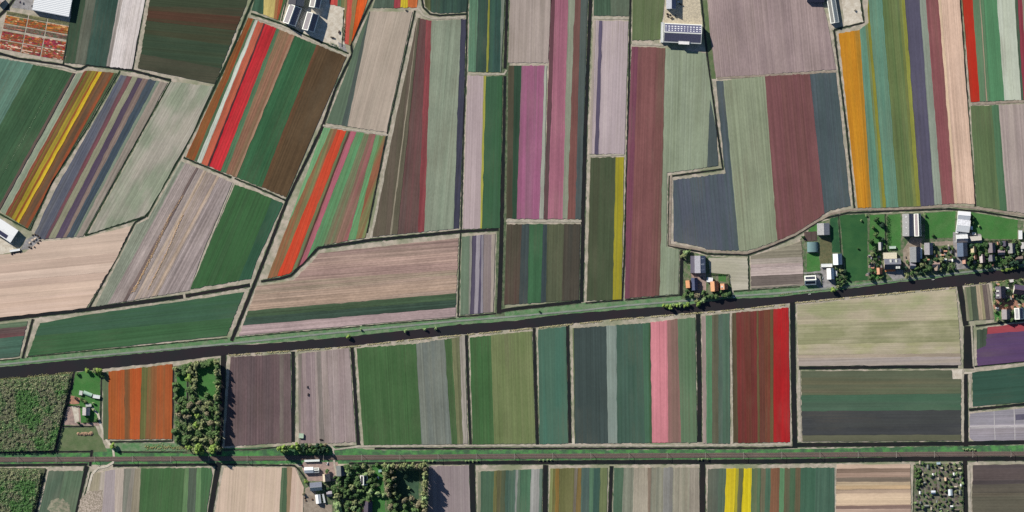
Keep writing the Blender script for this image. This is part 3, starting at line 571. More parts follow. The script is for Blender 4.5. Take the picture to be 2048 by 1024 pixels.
V("field with two vivid yellow bands among green and brown stripes", TF, [(1417,938),(1668,936),(1668,1040),(1415,1040)], 940, [1412,1438,1453,1471,1478,1483,1486,1504,1516,1521,1532,1542,1559,1570,1581,1590,1602,1632,1672], 1040, [1412,1436,1449,1467,1474,1479,1481,1502,1514,1519,1530,1540,1557,1568,1579,1588,1600,1630,1670],
  [[(100,106,92),(88,100,88)], (92,116,96), [(212,188,36),(202,180,42)], (176,166,56), (116,120,76), (104,112,74), [(208,188,40),(214,192,36)], [(96,122,82),(104,116,84)], (84,116,82), [(130,104,90),(110,110,88)], (84,124,96), [(136,96,74),(120,96,78)], (100,154,104), [(112,98,76),(94,104,80)], (78,114,80), [(108,92,72),(98,98,76)], [(64,108,82),(70,112,86)], [(68,104,84),(80,116,94)]], 0.08)
H("bare field of cream and dark brown horizontal streaks", SF, [(1674,930),(1819,929),(1822,1040),(1672,1040)], 1674, [925,938,947,955,965,972,978,988,1012,1017,1044], 1820, [925,937,945,953,964,971,977,986,1010,1016,1044], [(210,182,164), (152,128,114), [(176,150,136),(160,134,120)], [(132,118,106),(162,140,126)], (190,168,142), (206,176,142), [(150,128,110),(180,156,138)], [(216,190,164),(208,182,158)], (150,124,116), [(190,164,150),(168,142,132)]], 0.08)
H("dark brown bare field in the south-eastern corner", SF, [(1947,931),(2062,929),(2062,1040),(1944,1040)], 1945, [925,962,970,985,1044], 2060, [925,960,968,985,1044], [[(92,82,84),(98,86,86)], (84,76,78), [(96,90,82),(104,96,86)], [(102,98,86),(108,100,88)]], 0.1)
for q in (((1988,822),(1990,880)),((2028,818),(2030,880)),((1942,856),(2060,853))): ribbon("path", list(q), 1.6, land_mat("gravel_path", (196,190,192), (184,178,182), 6, .1), "patch", 0.80, j=.15)
sheet("ground", [(2031,829),(2060,827),(2060,838),(2031,840)], land_mat("dark_beds", (104,98,122), (96,92,112), 6, .1), "patch", 0.82, j=.2)
# bare sandy patches that are part of the soil
sheet("ground", [(104,1000),(118,996),(136,1004),(142,1024),(104,1030),(96,1014)], land_mat("sand_patch", (160,152,134), (124,134,108), 7, 0.16), "patch", 0.74, j=2.2, step=3)
sheet("ground", [(160,1000),(176,982),(206,980),(204,1036),(156,1036)], land_mat("turned_soil", (188,172,162), (150,138,124), 3, 0.2), "patch", 0.74, j=1.2, step=4)
# trial garden of many small tulip beds
def trial_garden():
    root = empty("tulip_garden", W((72, 75)) + (0,))
    tag(root, "patchwork show garden of many small red and orange tulip beds below the white warehouse", "tulip garden", kind="thing")
    R = random.Random(5)
    pal_hot = [(204,92,60),(196,70,62),(186,110,60),(210,120,84),(168,60,76),(200,104,92),(150,100,70),(116,120,76),(226,190,170),(176,64,90),(190,130,90)]
    pal_top = [(196,120,56),(206,112,60),(190,136,66),(178,96,60),(222,170,120),(124,124,80),(160,110,70),(196,90,60)]
    pal_dull = [(136,118,104),(120,116,94),(146,120,110),(128,106,100),(150,96,84),(112,120,92),(180,120,100)]
    ul, ur, lr, ll = (14,22), (141,45), (128,124), (-4,101)
    at = lambda u, v: tuple((ul[i]*(1-u)+ur[i]*u)*(1-v) + (ll[i]*(1-u)+lr[i]*u)*v for i in range(2))
    us = [(0.0,.33),(.35,.63),(.65,.98)]
    vs = [(.0,.09,'g'),(.11,.31,'t'),(.33,.45,'d'),(.50,.72,'h'),(.735,.96,'h')]
    for u0, u1 in us:
        for v0, v1, kd in vs:
            verts, faces, mi, mats, uvs = [], [], [], [], []
            pal = {'g': [(124,128,90),(140,136,100)], 't': pal_top, 'd': pal_dull, 'h': pal_hot}[kd]
            for c in pal: mats.append(crop_mat(c, tuple(x * .86 for x in c), 0.2))
            v = v0; row = 0
            while v < v1 - .012:
                dv = R.uniform(.022, .034); u = u0; base = R.randrange(len(pal))
                while u < u1:
                    du = R.uniform(.012, .05); ue = min(u1, u + du)
                    q = [at(u, v), at(ue, v), at(ue, min(v1, v + dv * .86)), at(u, min(v1, v + dv * .86))]
                    n = len(verts); h = 0.5 + .12 * R.random()
                    for zz in (h, 0): verts += [(W(p)[0] - root.location.x, W(p)[1] - root.location.y, zz) for p in q]
                    uvs += [(p[1] + 50 * row, p[0]) for p in q] * 2
                    faces += [(n+3, n+2, n+1, n)] + [(n+k, n+(k+1) % 4, n+4+(k+1) % 4, n+4+k) for k in range(4)]
                    mi += [base if R.random() < .45 else R.randrange(len(pal))] * 5
                    u = ue + (.004 if R.random() < .3 else 0)
                v += dv; row += 1
            mesh_obj("flower_bed", verts, faces, mats, root, mi=mi, uvs=uvs)
trial_garden()

# ------------------------------------------------------------------ buildings
def bx(v, f, x0, x1, y0, y1, z0, z1):
    n = len(v); v += [(x, y, z) for z in (z0, z1) for x, y in ((x0, y0), (x1, y0), (x1, y1), (x0, y1))]
    f += [(n+3, n+2, n+1, n), (n+4, n+5, n+6, n+7)] + [(n+k, n+(k+1) % 4, n+4+(k+1) % 4, n+4+k) for k in range(4)]
def slab(v, f, q, nrm, t):
    """Slab of thickness t along nrm on the quad q (counter-clockwise seen from above)."""
    n = len(v); v += list(q) + [tuple(p[i] + nrm[i] * t for i in range(3)) for p in q]
    f += [(n+3, n+2, n+1, n), (n+4, n+5, n+6, n+7)] + [(n+k, n+(k+1) % 4, n+4+(k+1) % 4, n+4+k) for k in range(4)]
def place9(x, y, x0, x1, y0, y1):
    c = min(2, max(0, int((x - x0) / (x1 - x0) * 3))); r = min(2, max(0, int((y - y0) / (y1 - y0) * 3)))
    return ["north-western corner", "northern side", "north-eastern corner", "western side", "middle", "eastern side", "south-western corner", "southern side", "south-eastern corner"][r * 3 + c]
FOOT = []                                   # footprints, so that trees keep off the roofs
GLASS = flat_mat("window_glass", (52, 64, 78), 0.15); DOOR = flat_mat("door_paint", (110, 84, 66)); FRAME = flat_mat("white_paint", (232, 232, 228), 0.5, 0.04)
def building(name, label, cat, p0, p1, wl, wr, eave, ridge, rl, rr=None, wall=(190, 170, 150), trim=None, sky=None, solar=None, chim=0, spans=0, stripe=0.6, win=3, dormer=None, group=None, bigdoor=False):
    """p0-p1: ridge in photo metres; wl, wr: roof widths on the two sides of it (wl is to the east when the ridge runs down the picture)."""
    a, b = W(p0), W(p1); L = math.dist(a, b); ang = math.atan2(b[1] - a[1], b[0] - a[0]); H = L / 2
    if name not in ("garden_hut", "greenhouse", "warehouse"): eave *= 1.25; ridge = eave + 1.45 * (ridge - eave / 1.25)
    root = empty(name, ((a[0] + b[0]) / 2, (a[1] + b[1]) / 2, 0), ang); tag(root, label, cat, group)
    FOOT.append((root.location.x, root.location.y, ang, H + 1.5, wl + 1.5, wr + 1.5))
    rr = rr or rl; rr = rr if min(rr) > 215 else tuple(x * .84 for x in rr); rl = tuple(a * .55 + b * .45 for a, b in zip(rl, rr)); am = lambda c: 0.04 if min(c) > 215 else 0.12; ML = flat_mat("roof_sheet", rl, 0.6, am(rl), stripe=0 if min(rl) > 215 else stripe); MR = flat_mat("roof_sheet", rr, 0.6, am(rr), stripe=0 if min(rr) > 215 else stripe)  # rl often carries painted shade on the slope away from the sun, partly blended
    MW = flat_mat("wall_finish", wall, 0.85)
    # walls
    if spans: v, f = [], []; bx(v, f, -H, H, -wr, wl, 0, eave); mesh_obj("wall", v, f, MW, root)
    else:
        sec = [(-wr, 0), (wl, 0), (wl, eave), (0, ridge - .05), (-wr, eave)]
        v = [(x, y, z) for x in (-H, H) for y, z in sec]
        mesh_obj("wall", v, [(0,1,2,3,4)[::-1][::-1], (9,8,7,6,5)] + [(k, 5+k, 5+(k+1) % 5, (k+1) % 5) for k in range(5)], MW, root)
    # roof
    v, f, mi = [], [], []
    def slope(y_e, y_r, ze, zr, ov, m):
        s = 1 if y_e > y_r else -1; l = math.hypot(y_e - y_r, zr - ze) or 1; n = (0, s * (zr - ze) / l, abs(y_e - y_r) / l)
        ye = y_e + s * ov * abs(y_e - y_r) / l; zz = ze - ov * (zr - ze) / l; e = 0.5 if ov else 0.1
        q = [(-H - e, y_r, zr), (H + e, y_r, zr), (H + e, ye, zz), (-H - e, ye, zz)]
        if s > 0: q = q[::-1]
        k = len(f); slab(v, f, q, n, 0.22); mi.extend([m] * (len(f) - k)); return n
    if spans:
        wsp = (wl + wr) / spans
        for k in range(spans):
            y0 = -wr + wsp * k; ym = y0 + wsp / 2
            slope(y0 + .02, ym, eave, ridge, 0, 1); slope(y0 + wsp - .02, ym, eave, ridge, 0, 0)
            for x in (-H, H):
                n = len(v); v += [(x, y0 + .02, eave), (x, y0 + wsp - .02, eave), (x, ym, ridge)]; f.append((n, n+1, n+2)); mi.append(0)
        nl = nr = (0, 0, 1)
    else: nl = slope(wl, 0, eave, ridge, 0.5, 0); nr = slope(-wr, 0, eave, ridge, 0.5, 1)
    roof = mesh_obj("roof", v, f, [ML, MR], root, mi=mi)
    def on(side, s, x, h=0.24):
        wd = wl if side > 0 else wr; n = nl if side > 0 else nr
        return (x, side * wd * s + n[1] * h, ridge + (eave - ridge) * s + n[2] * h)
    def patch(nm, side, s0, s1, x0, x1, m, t=0.12, h=0.24, par=None):
        q = [on(side, s0, x0, h), on(side, s0, x1, h), on(side, s1, x1, h), on(side, s1, x0, h)]
        if side > 0: q = q[::-1]
        v, f = [], []; slab(v, f, q, nl if side > 0 else nr, t); return mesh_obj(nm, v, f, m, par or root)
    if trim:
        v, f = [], []; t = trim
        for x0, x1, s0, s1 in ((-H-.5, H+.5, 0, t/max(wl, 1)), (-H-.5, H+.5, 1-t/max(wl, 1), 1.04), (-H-.5, -H-.5+t, 0, 1.04), (H+.5-t, H+.5, 0, 1.04)):
            for sd_ in (1, -1):
                q = [on(sd_, s0, x0, .26), on(sd_, s0, x1, .26), on(sd_, s1, x1, .26), on(sd_, s1, x0, .26)]
                if sd_ > 0: q = q[::-1]
                slab(v, f, q, nl if sd_ > 0 else nr, 0.10 + 0.02 * (x1 - x0 < 5))
        mesh_obj("roof_trim", v, f, FRAME, root)
    elif not spans:
        v, f = [], []; slab(v, f, [(-H-.5, -.3, ridge+.2), (H+.5, -.3, ridge+.2), (H+.5, .3, ridge+.2), (-H-.5, .3, ridge+.2)], (0,0,1), .12)
        mesh_obj("ridge_cap", v, f, MR, root)
    if sky:
        side, nx, ny = sky; G2 = flat_mat("skylight_sheet", (238, 238, 246), 0.4, 0.05); RR = random.Random(int(L))
        for i in range(nx):
            for j in range(ny):
                x = -H + L * (i + .5) / nx; s = .12 + .7 * (j + .5) / ny; sz = RR.choice((1.2, 1.7, 0.7))
                patch("skylight", side, s - .045, s + .045, x - sz, x + sz, G2)
    if solar:
        side, s0, s1, x0, x1 = solar; pc = flat_mat("solar_cells", (64, 66, 92), 0.35, 0.05)
        patch("solar_panel", side, s0, s1, -H + L * x0, -H + L * x1, pc)
    for k in range(chim):
        x = (-H + 1.2) if k == 0 else (H - 1.4); v, f = [], []; bx(v, f, x-.4, x+.4, -.5, .4, ridge-1.0, ridge+1.1)
        c = mesh_obj("chimney", v, f, flat_mat("chimney_brick", (150, 96, 80)), roof); v, f = [], []; bx(v, f, x-.2, x+.2, -.25, .15, ridge+1.1, ridge+1.5)
        mesh_obj("chimney_pot", v, f, flat_mat("clay_pot", (176, 110, 84)), roof)
    if dormer:
        for sd_, x in dormer:
            v, f = [], []; wd = wl if sd_ > 0 else wr; y0, y1 = sorted((sd_ * wd * .35, sd_ * wd * .9)); z1 = ridge + (eave - ridge) * .28
            bx(v, f, x-1.8, x+1.8, y0, y1, eave, z1); mesh_obj("dormer", v, f, flat_mat("dormer_boards", (226, 224, 220)), root)
    # doors and windows
    v, f = [], []; dw, dh = (2.2, min(4.2, eave * .8)) if bigdoor else (.55, 2.1)
    bx(v, f, H, H + .08, -dw, dw, 0.02, dh); mesh_obj("door", v, f, flat_mat("barn_door", (96, 104, 110)) if bigdoor else DOOR, root)
    for k in range(win):
        x = -H + L * (k + .5) / win
        for sd_ in (1, -1):
            v, f = [], []; y = wl if sd_ > 0 else -wr; bx(v, f, x-.7, x+.7, min(y, y+sd_*.06), max(y, y+sd_*.06), eave*.35, min(eave*.8, eave*.35+1.3)); mesh_obj("window", v, f, GLASS, root)
    return root
def flatroof(name, label, cat, p0, p1, w, h, roof, wall=(200, 190, 180), win=2, group=None, bigdoor=False):
    a, b = W(p0), W(p1); L = math.dist(a, b); ang = math.atan2(b[1] - a[1], b[0] - a[0]); H = L / 2
    root = empty(name, ((a[0] + b[0]) / 2, (a[1] + b[1]) / 2, 0), ang); tag(root, label, cat, group)
    FOOT.append((root.location.x, root.location.y, ang, H + 1.2, w / 2 + 1.2, w / 2 + 1.2))
    v, f = [], []; bx(v, f, -H, H, -w/2, w/2, 0, h); mesh_obj("wall", v, f, flat_mat("wall_finish", wall, 0.85), root)
    v, f = [], []; bx(v, f, -H-.25, H+.25, -w/2-.25, w/2+.25, h+.004, h+.3); mesh_obj("roof", v, f, flat_mat("roof_felt", roof, 0.8, 0.12), root)
    v, f = [], []
    for q in ((-H-.3, H+.3, -w/2-.3, -w/2), (-H-.3, H+.3, w/2, w/2+.3), (-H-.3, -H, -w/2, w/2), (H, H+.3, -w/2, w/2)): bx(v, f, *q, h+.1, h+.5)
    mesh_obj("roof_edge", v, f, flat_mat("roof_edge_metal", tuple(min(240, c + 18) for c in roof)), root)
    v, f = [], []; bx(v, f, H, H+.06, -.5, .5, .02, min(2.1, h*.85)); mesh_obj("door", v, f, DOOR, root)
    for k in range(win):
        x = -H + L * (k + .5) / win; v, f = [], []; bx(v, f, x-.6, x+.6, w/2, w/2+.06, h*.4, h*.78); mesh_obj("window", v, f, GLASS, root)
    return root
def tunnel(label, p0, p1, w, h, c):
    a, b = W(p0), W(p1); L = math.dist(a, b); ang = math.atan2(b[1] - a[1], b[0] - a[0]); H = L / 2
    root = empty("greenhouse", ((a[0] + b[0]) / 2, (a[1] + b[1]) / 2, 0), ang); tag(root, label, "greenhouse")
    FOOT.append((root.location.x, root.location.y, ang, H + 1, w / 2 + 1, w / 2 + 1))
    n = 10; sec = [(-math.cos(math.pi*k/n)*w/2, .3 + math.sin(math.pi*k/n)*h) for k in range(n+1)]
    v = [(x, y, z) for x in (-H, H) for y, z in sec]; m = n + 1
    mesh_obj("plastic_cover", v, [(k, m+k, m+k+1, k+1)[::-1] for k in range(n)], flat_mat("film", c, 0.35, 0.08), root, smooth=True)
    for x, o in ((-H, 0), (H, 1)):
        mesh_obj("end_wall", [(x, y, z) for y, z in sec], [tuple(range(m)) if o else tuple(range(m))[::-1]], flat_mat("film_end", tuple(i * .9 for i in c)), root)
    v, f = [], []
    for s in (-1, 1): bx(v, f, -H, H, s*w/2-.1, s*w/2+.1, 0, .35)
    mesh_obj("base_rail", v, f, flat_mat("galvanised", (150, 152, 152)), root)
    return root
WHT, GRL, DRK, ORG = (240, 240, 244), (150, 148, 158), (84, 86, 104), (226, 146, 100)
B = building
# north-west corner
B("warehouse", "huge white warehouse with a finely ribbed roof above the show garden", "warehouse", (71,-6), (144,8), 27, 27, 9.5, 9.85, WHT, (226,228,236), (214,214,216), spans=15, stripe=0, bigdoor=True)
B("barn", "pale roofed barn cut by the north-western corner of the photo", "barn", (-12,-12), (4,6), 8, 8, 5, 8, (236,226,226), (200,170,160), bigdoor=True)
B("barn", "grey and dark barn with a white framed roof, lower of two joined ones", "barn", (591.5,13), (578.5,49), 13.5, 12, 8, 13, (90,92,116), (158,152,162), (206,206,210), trim=1.3, bigdoor=True)
B("barn", "dull grey barn joined onto the white framed one and cut by the top edge", "barn", (598,-22), (592,11), 15, 15, 8, 12.5, (140,146,156), (70,70,84), (190,190,196), bigdoor=True)
B("barn", "slate barn with white gable trim cut by the top edge", "barn", (638,-22), (630,16), 10, 11, 8, 13, (84,86,110), (170,164,166), (206,206,210), trim=1.2, bigdoor=True)
B("barn", "slate barn with a white ridge standing alone on the pale yard", "barn", (627,28), (617,62), 12, 12, 9, 14.5, (92,92,114), (152,146,154), (206,206,210), trim=1.1, bigdoor=True)
# north, middle
B("barn", "long blue grey barn with rows of white skylights", "barn", (1328,65.5), (1402,69), 18, 19, 9, 13.5, (104,106,140), (104,104,132), (214,212,210), trim=1.0, sky=(1,12,3), bigdoor=True)
flatroof("loading_canopy", "small white loading canopy on the lower side of the barn with skylights", "canopy", (1356.5,86), (1377.5,87), 5.5, 13.2, (238,234,236))
flatroof("annex", "narrow pale flat annex along the western end of the skylight barn", "shed", (1324.5,45), (1323.5,85), 5, 4.5, (200,202,204))
B("barn", "pale and deep blue barn cut by the top edge north of the skylight barn", "barn", (1342.5,-25), (1342.5,18), 8.5, 10, 7, 12, (64,82,126), (198,200,214), (220,220,220), bigdoor=True)
B("workshop", "dark building with bright blue white roof panels at the top edge", "workshop", (1614,-8), (1648,-7), 12, 12, 6, 9, (70,90,124), (60,64,90), (120,120,130), sky=(-1,3,1), bigdoor=True)
B("greenhouse", "long thin greenhouse with white gutters beside the pale yard and orange tulips", "greenhouse", (1657,-28), (1669,46), 8.5, 8, 6, 10, (164,180,190), (150,150,150), (204,210,212), trim=1.2, bigdoor=True)
# western edge
B("warehouse", "white roofed warehouse at the western edge with one dark solar array", "warehouse", (-34,431), (30,473), 14, 14, 10, 11, WHT, WHT, (214,214,216), solar=(-1,.35,.9,.3,.86), bigdoor=True)
flatroof("container", "long white container beside the warehouse with solar panels", "container", (20,502), (40,499), 4, 3, (236,236,240), win=0)
# orange roofed farm
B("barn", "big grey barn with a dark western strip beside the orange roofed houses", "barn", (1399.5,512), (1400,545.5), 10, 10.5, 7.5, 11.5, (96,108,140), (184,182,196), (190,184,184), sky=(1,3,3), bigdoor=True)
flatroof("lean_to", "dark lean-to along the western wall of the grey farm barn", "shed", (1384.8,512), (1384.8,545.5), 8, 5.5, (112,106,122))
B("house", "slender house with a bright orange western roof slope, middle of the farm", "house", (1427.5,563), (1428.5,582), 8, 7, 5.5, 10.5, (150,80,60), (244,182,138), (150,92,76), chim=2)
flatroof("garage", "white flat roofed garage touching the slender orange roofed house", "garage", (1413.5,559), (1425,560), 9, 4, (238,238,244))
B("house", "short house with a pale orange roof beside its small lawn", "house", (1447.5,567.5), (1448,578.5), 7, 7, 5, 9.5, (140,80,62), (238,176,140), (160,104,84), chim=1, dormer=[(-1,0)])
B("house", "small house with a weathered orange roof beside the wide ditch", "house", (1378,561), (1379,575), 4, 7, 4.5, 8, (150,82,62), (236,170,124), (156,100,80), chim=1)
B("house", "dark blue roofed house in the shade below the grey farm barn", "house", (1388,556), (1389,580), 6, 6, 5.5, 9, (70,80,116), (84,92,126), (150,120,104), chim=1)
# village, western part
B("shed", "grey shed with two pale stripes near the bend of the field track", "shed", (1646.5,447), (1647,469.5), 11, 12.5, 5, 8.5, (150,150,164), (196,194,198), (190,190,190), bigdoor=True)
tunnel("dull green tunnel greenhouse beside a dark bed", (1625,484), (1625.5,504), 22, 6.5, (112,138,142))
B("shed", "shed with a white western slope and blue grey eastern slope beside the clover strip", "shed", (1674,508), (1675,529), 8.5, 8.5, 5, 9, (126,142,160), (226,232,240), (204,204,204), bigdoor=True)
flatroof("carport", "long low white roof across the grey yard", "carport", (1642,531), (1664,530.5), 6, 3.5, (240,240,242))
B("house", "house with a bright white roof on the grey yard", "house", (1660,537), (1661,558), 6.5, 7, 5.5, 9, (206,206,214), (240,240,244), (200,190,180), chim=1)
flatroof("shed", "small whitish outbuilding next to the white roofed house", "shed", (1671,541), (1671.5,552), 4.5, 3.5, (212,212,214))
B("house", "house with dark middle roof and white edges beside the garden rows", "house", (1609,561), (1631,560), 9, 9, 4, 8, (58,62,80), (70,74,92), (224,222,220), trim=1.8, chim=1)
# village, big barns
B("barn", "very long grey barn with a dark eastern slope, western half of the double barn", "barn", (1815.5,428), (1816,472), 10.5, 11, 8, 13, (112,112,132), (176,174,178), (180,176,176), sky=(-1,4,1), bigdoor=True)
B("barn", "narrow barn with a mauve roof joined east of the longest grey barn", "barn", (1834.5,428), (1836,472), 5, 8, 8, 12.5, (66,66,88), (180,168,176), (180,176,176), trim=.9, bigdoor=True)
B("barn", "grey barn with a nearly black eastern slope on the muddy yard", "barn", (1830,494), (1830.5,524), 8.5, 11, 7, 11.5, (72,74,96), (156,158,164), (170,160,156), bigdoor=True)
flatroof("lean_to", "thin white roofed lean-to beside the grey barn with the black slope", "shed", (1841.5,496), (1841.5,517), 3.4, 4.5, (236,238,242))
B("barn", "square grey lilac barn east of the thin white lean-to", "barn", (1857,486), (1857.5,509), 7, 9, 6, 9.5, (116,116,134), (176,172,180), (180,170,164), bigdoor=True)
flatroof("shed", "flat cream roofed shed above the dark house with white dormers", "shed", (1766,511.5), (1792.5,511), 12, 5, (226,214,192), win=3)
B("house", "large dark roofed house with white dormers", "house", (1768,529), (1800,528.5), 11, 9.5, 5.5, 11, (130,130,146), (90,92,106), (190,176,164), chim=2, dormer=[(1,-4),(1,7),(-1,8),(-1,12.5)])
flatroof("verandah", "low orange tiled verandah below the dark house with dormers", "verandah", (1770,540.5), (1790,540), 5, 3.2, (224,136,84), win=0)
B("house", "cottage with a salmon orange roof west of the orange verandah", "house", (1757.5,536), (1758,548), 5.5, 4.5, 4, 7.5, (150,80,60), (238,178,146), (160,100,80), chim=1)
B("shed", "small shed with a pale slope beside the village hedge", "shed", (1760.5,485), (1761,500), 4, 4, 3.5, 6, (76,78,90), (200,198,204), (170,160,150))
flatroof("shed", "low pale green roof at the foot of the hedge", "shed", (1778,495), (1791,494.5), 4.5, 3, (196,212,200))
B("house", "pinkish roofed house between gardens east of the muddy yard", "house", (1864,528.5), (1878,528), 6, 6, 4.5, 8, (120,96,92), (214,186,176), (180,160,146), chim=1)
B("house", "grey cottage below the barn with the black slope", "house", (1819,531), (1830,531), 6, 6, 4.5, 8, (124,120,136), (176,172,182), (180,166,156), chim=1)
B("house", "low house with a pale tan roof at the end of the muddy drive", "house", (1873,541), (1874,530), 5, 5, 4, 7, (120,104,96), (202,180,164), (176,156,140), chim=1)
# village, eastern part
B("barn", "large white barn with grey shaded slopes, upper span beside the meadow", "barn", (1915,430), (1939,432), 7.5, 8, 7, 9.5, (196,196,208), WHT, (220,220,222), stripe=.3, bigdoor=True)
B("barn", "large white barn with grey shaded slopes, lower span", "barn", (1913,450), (1938,453), 11.5, 12, 7.01, 9.5, (190,190,204), WHT, (220,220,222), stripe=.3, bigdoor=True)
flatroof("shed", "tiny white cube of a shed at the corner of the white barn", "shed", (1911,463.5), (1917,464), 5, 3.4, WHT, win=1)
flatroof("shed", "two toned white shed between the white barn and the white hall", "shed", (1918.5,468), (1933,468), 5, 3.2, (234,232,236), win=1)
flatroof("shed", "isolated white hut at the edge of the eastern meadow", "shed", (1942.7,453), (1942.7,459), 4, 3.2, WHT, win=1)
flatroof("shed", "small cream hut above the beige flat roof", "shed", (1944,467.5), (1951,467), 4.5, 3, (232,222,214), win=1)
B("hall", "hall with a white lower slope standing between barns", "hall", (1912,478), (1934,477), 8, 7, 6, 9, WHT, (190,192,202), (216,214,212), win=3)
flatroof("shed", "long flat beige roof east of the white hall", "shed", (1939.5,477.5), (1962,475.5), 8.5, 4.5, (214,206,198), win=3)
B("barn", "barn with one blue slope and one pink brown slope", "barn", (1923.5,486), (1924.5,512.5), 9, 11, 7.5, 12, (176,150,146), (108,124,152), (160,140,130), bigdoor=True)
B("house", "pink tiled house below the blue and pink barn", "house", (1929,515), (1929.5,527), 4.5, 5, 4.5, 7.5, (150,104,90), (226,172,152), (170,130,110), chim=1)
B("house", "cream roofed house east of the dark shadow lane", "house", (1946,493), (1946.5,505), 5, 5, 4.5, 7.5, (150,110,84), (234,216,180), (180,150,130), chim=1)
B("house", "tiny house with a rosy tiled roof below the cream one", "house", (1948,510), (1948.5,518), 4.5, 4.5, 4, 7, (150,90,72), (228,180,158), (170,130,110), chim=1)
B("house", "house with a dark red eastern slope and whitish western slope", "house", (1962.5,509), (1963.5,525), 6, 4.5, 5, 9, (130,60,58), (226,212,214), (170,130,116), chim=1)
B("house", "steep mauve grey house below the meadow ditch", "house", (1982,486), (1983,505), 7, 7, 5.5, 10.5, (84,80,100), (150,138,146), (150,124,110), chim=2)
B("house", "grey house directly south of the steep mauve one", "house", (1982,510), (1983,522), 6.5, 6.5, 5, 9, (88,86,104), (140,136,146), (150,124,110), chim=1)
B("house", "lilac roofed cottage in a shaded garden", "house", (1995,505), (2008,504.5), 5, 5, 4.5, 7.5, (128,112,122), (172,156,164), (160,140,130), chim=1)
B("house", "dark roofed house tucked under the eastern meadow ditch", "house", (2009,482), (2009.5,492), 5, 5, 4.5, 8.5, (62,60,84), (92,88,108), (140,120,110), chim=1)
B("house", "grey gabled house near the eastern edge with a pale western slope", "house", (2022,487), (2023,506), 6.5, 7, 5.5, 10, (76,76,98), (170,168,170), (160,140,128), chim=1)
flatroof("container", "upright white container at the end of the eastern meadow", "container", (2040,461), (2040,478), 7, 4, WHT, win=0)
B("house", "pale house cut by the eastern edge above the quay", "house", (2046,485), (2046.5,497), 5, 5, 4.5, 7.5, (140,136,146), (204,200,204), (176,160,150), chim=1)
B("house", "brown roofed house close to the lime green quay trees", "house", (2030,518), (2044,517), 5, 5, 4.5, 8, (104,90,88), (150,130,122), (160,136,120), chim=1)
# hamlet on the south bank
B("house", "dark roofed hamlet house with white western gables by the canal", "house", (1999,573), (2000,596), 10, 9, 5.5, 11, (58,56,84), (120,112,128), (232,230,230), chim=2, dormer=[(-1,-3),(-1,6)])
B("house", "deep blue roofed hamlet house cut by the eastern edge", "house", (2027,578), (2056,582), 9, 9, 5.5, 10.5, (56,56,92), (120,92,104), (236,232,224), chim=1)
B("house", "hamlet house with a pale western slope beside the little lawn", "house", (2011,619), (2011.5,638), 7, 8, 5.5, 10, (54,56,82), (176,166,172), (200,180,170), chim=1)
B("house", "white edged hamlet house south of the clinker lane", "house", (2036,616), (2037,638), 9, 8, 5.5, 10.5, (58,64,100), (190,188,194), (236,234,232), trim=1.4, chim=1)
flatroof("shed", "small white shed beside the canal in the paved hamlet", "shed", (2019,562), (2026,561), 5, 3, (222,216,216), win=1)
# small farm west of the orange tulips
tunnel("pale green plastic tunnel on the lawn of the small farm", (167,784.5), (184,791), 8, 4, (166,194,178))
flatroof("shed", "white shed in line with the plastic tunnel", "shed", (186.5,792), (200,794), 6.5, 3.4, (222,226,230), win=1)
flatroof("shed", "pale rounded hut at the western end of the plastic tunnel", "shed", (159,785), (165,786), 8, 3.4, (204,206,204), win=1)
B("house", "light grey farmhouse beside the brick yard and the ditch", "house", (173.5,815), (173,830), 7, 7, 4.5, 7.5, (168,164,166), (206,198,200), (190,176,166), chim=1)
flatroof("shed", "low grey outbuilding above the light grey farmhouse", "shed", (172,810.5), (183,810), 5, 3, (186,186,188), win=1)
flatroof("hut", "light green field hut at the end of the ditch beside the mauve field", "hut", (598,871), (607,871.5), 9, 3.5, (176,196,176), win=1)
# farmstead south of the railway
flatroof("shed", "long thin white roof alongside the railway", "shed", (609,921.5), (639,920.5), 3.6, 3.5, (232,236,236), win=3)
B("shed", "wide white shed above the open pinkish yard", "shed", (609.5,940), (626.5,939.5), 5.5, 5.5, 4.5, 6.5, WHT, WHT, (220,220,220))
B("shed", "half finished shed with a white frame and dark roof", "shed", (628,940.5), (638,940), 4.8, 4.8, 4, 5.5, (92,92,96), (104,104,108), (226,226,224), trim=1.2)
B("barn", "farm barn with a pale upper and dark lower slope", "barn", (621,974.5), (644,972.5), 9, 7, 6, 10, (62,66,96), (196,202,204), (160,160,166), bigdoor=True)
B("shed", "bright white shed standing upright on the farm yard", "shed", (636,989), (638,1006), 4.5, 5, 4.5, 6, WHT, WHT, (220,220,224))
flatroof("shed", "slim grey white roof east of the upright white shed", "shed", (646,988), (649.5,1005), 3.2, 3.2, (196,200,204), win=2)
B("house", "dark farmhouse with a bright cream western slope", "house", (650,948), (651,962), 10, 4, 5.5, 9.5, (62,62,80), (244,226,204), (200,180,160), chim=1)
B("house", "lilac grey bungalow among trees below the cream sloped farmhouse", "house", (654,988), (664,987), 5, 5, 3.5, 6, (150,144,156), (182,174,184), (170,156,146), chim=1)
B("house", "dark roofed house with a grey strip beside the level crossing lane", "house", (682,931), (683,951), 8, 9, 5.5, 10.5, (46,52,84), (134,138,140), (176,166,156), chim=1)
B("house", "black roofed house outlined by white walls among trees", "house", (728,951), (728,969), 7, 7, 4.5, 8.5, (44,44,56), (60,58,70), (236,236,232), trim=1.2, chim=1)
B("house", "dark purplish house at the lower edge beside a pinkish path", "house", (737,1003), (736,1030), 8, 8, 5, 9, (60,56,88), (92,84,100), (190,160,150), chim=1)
flatroof("shed", "white garden shed on the lawn by the tall tree row", "shed", (755.5,953), (756,958), 4, 2.8, WHT, win=1)
flatroof("shed", "pale teal garden shed below the railway hedge", "shed", (757,942), (763,941), 4.5, 2.8, (150,180,176), win=1)
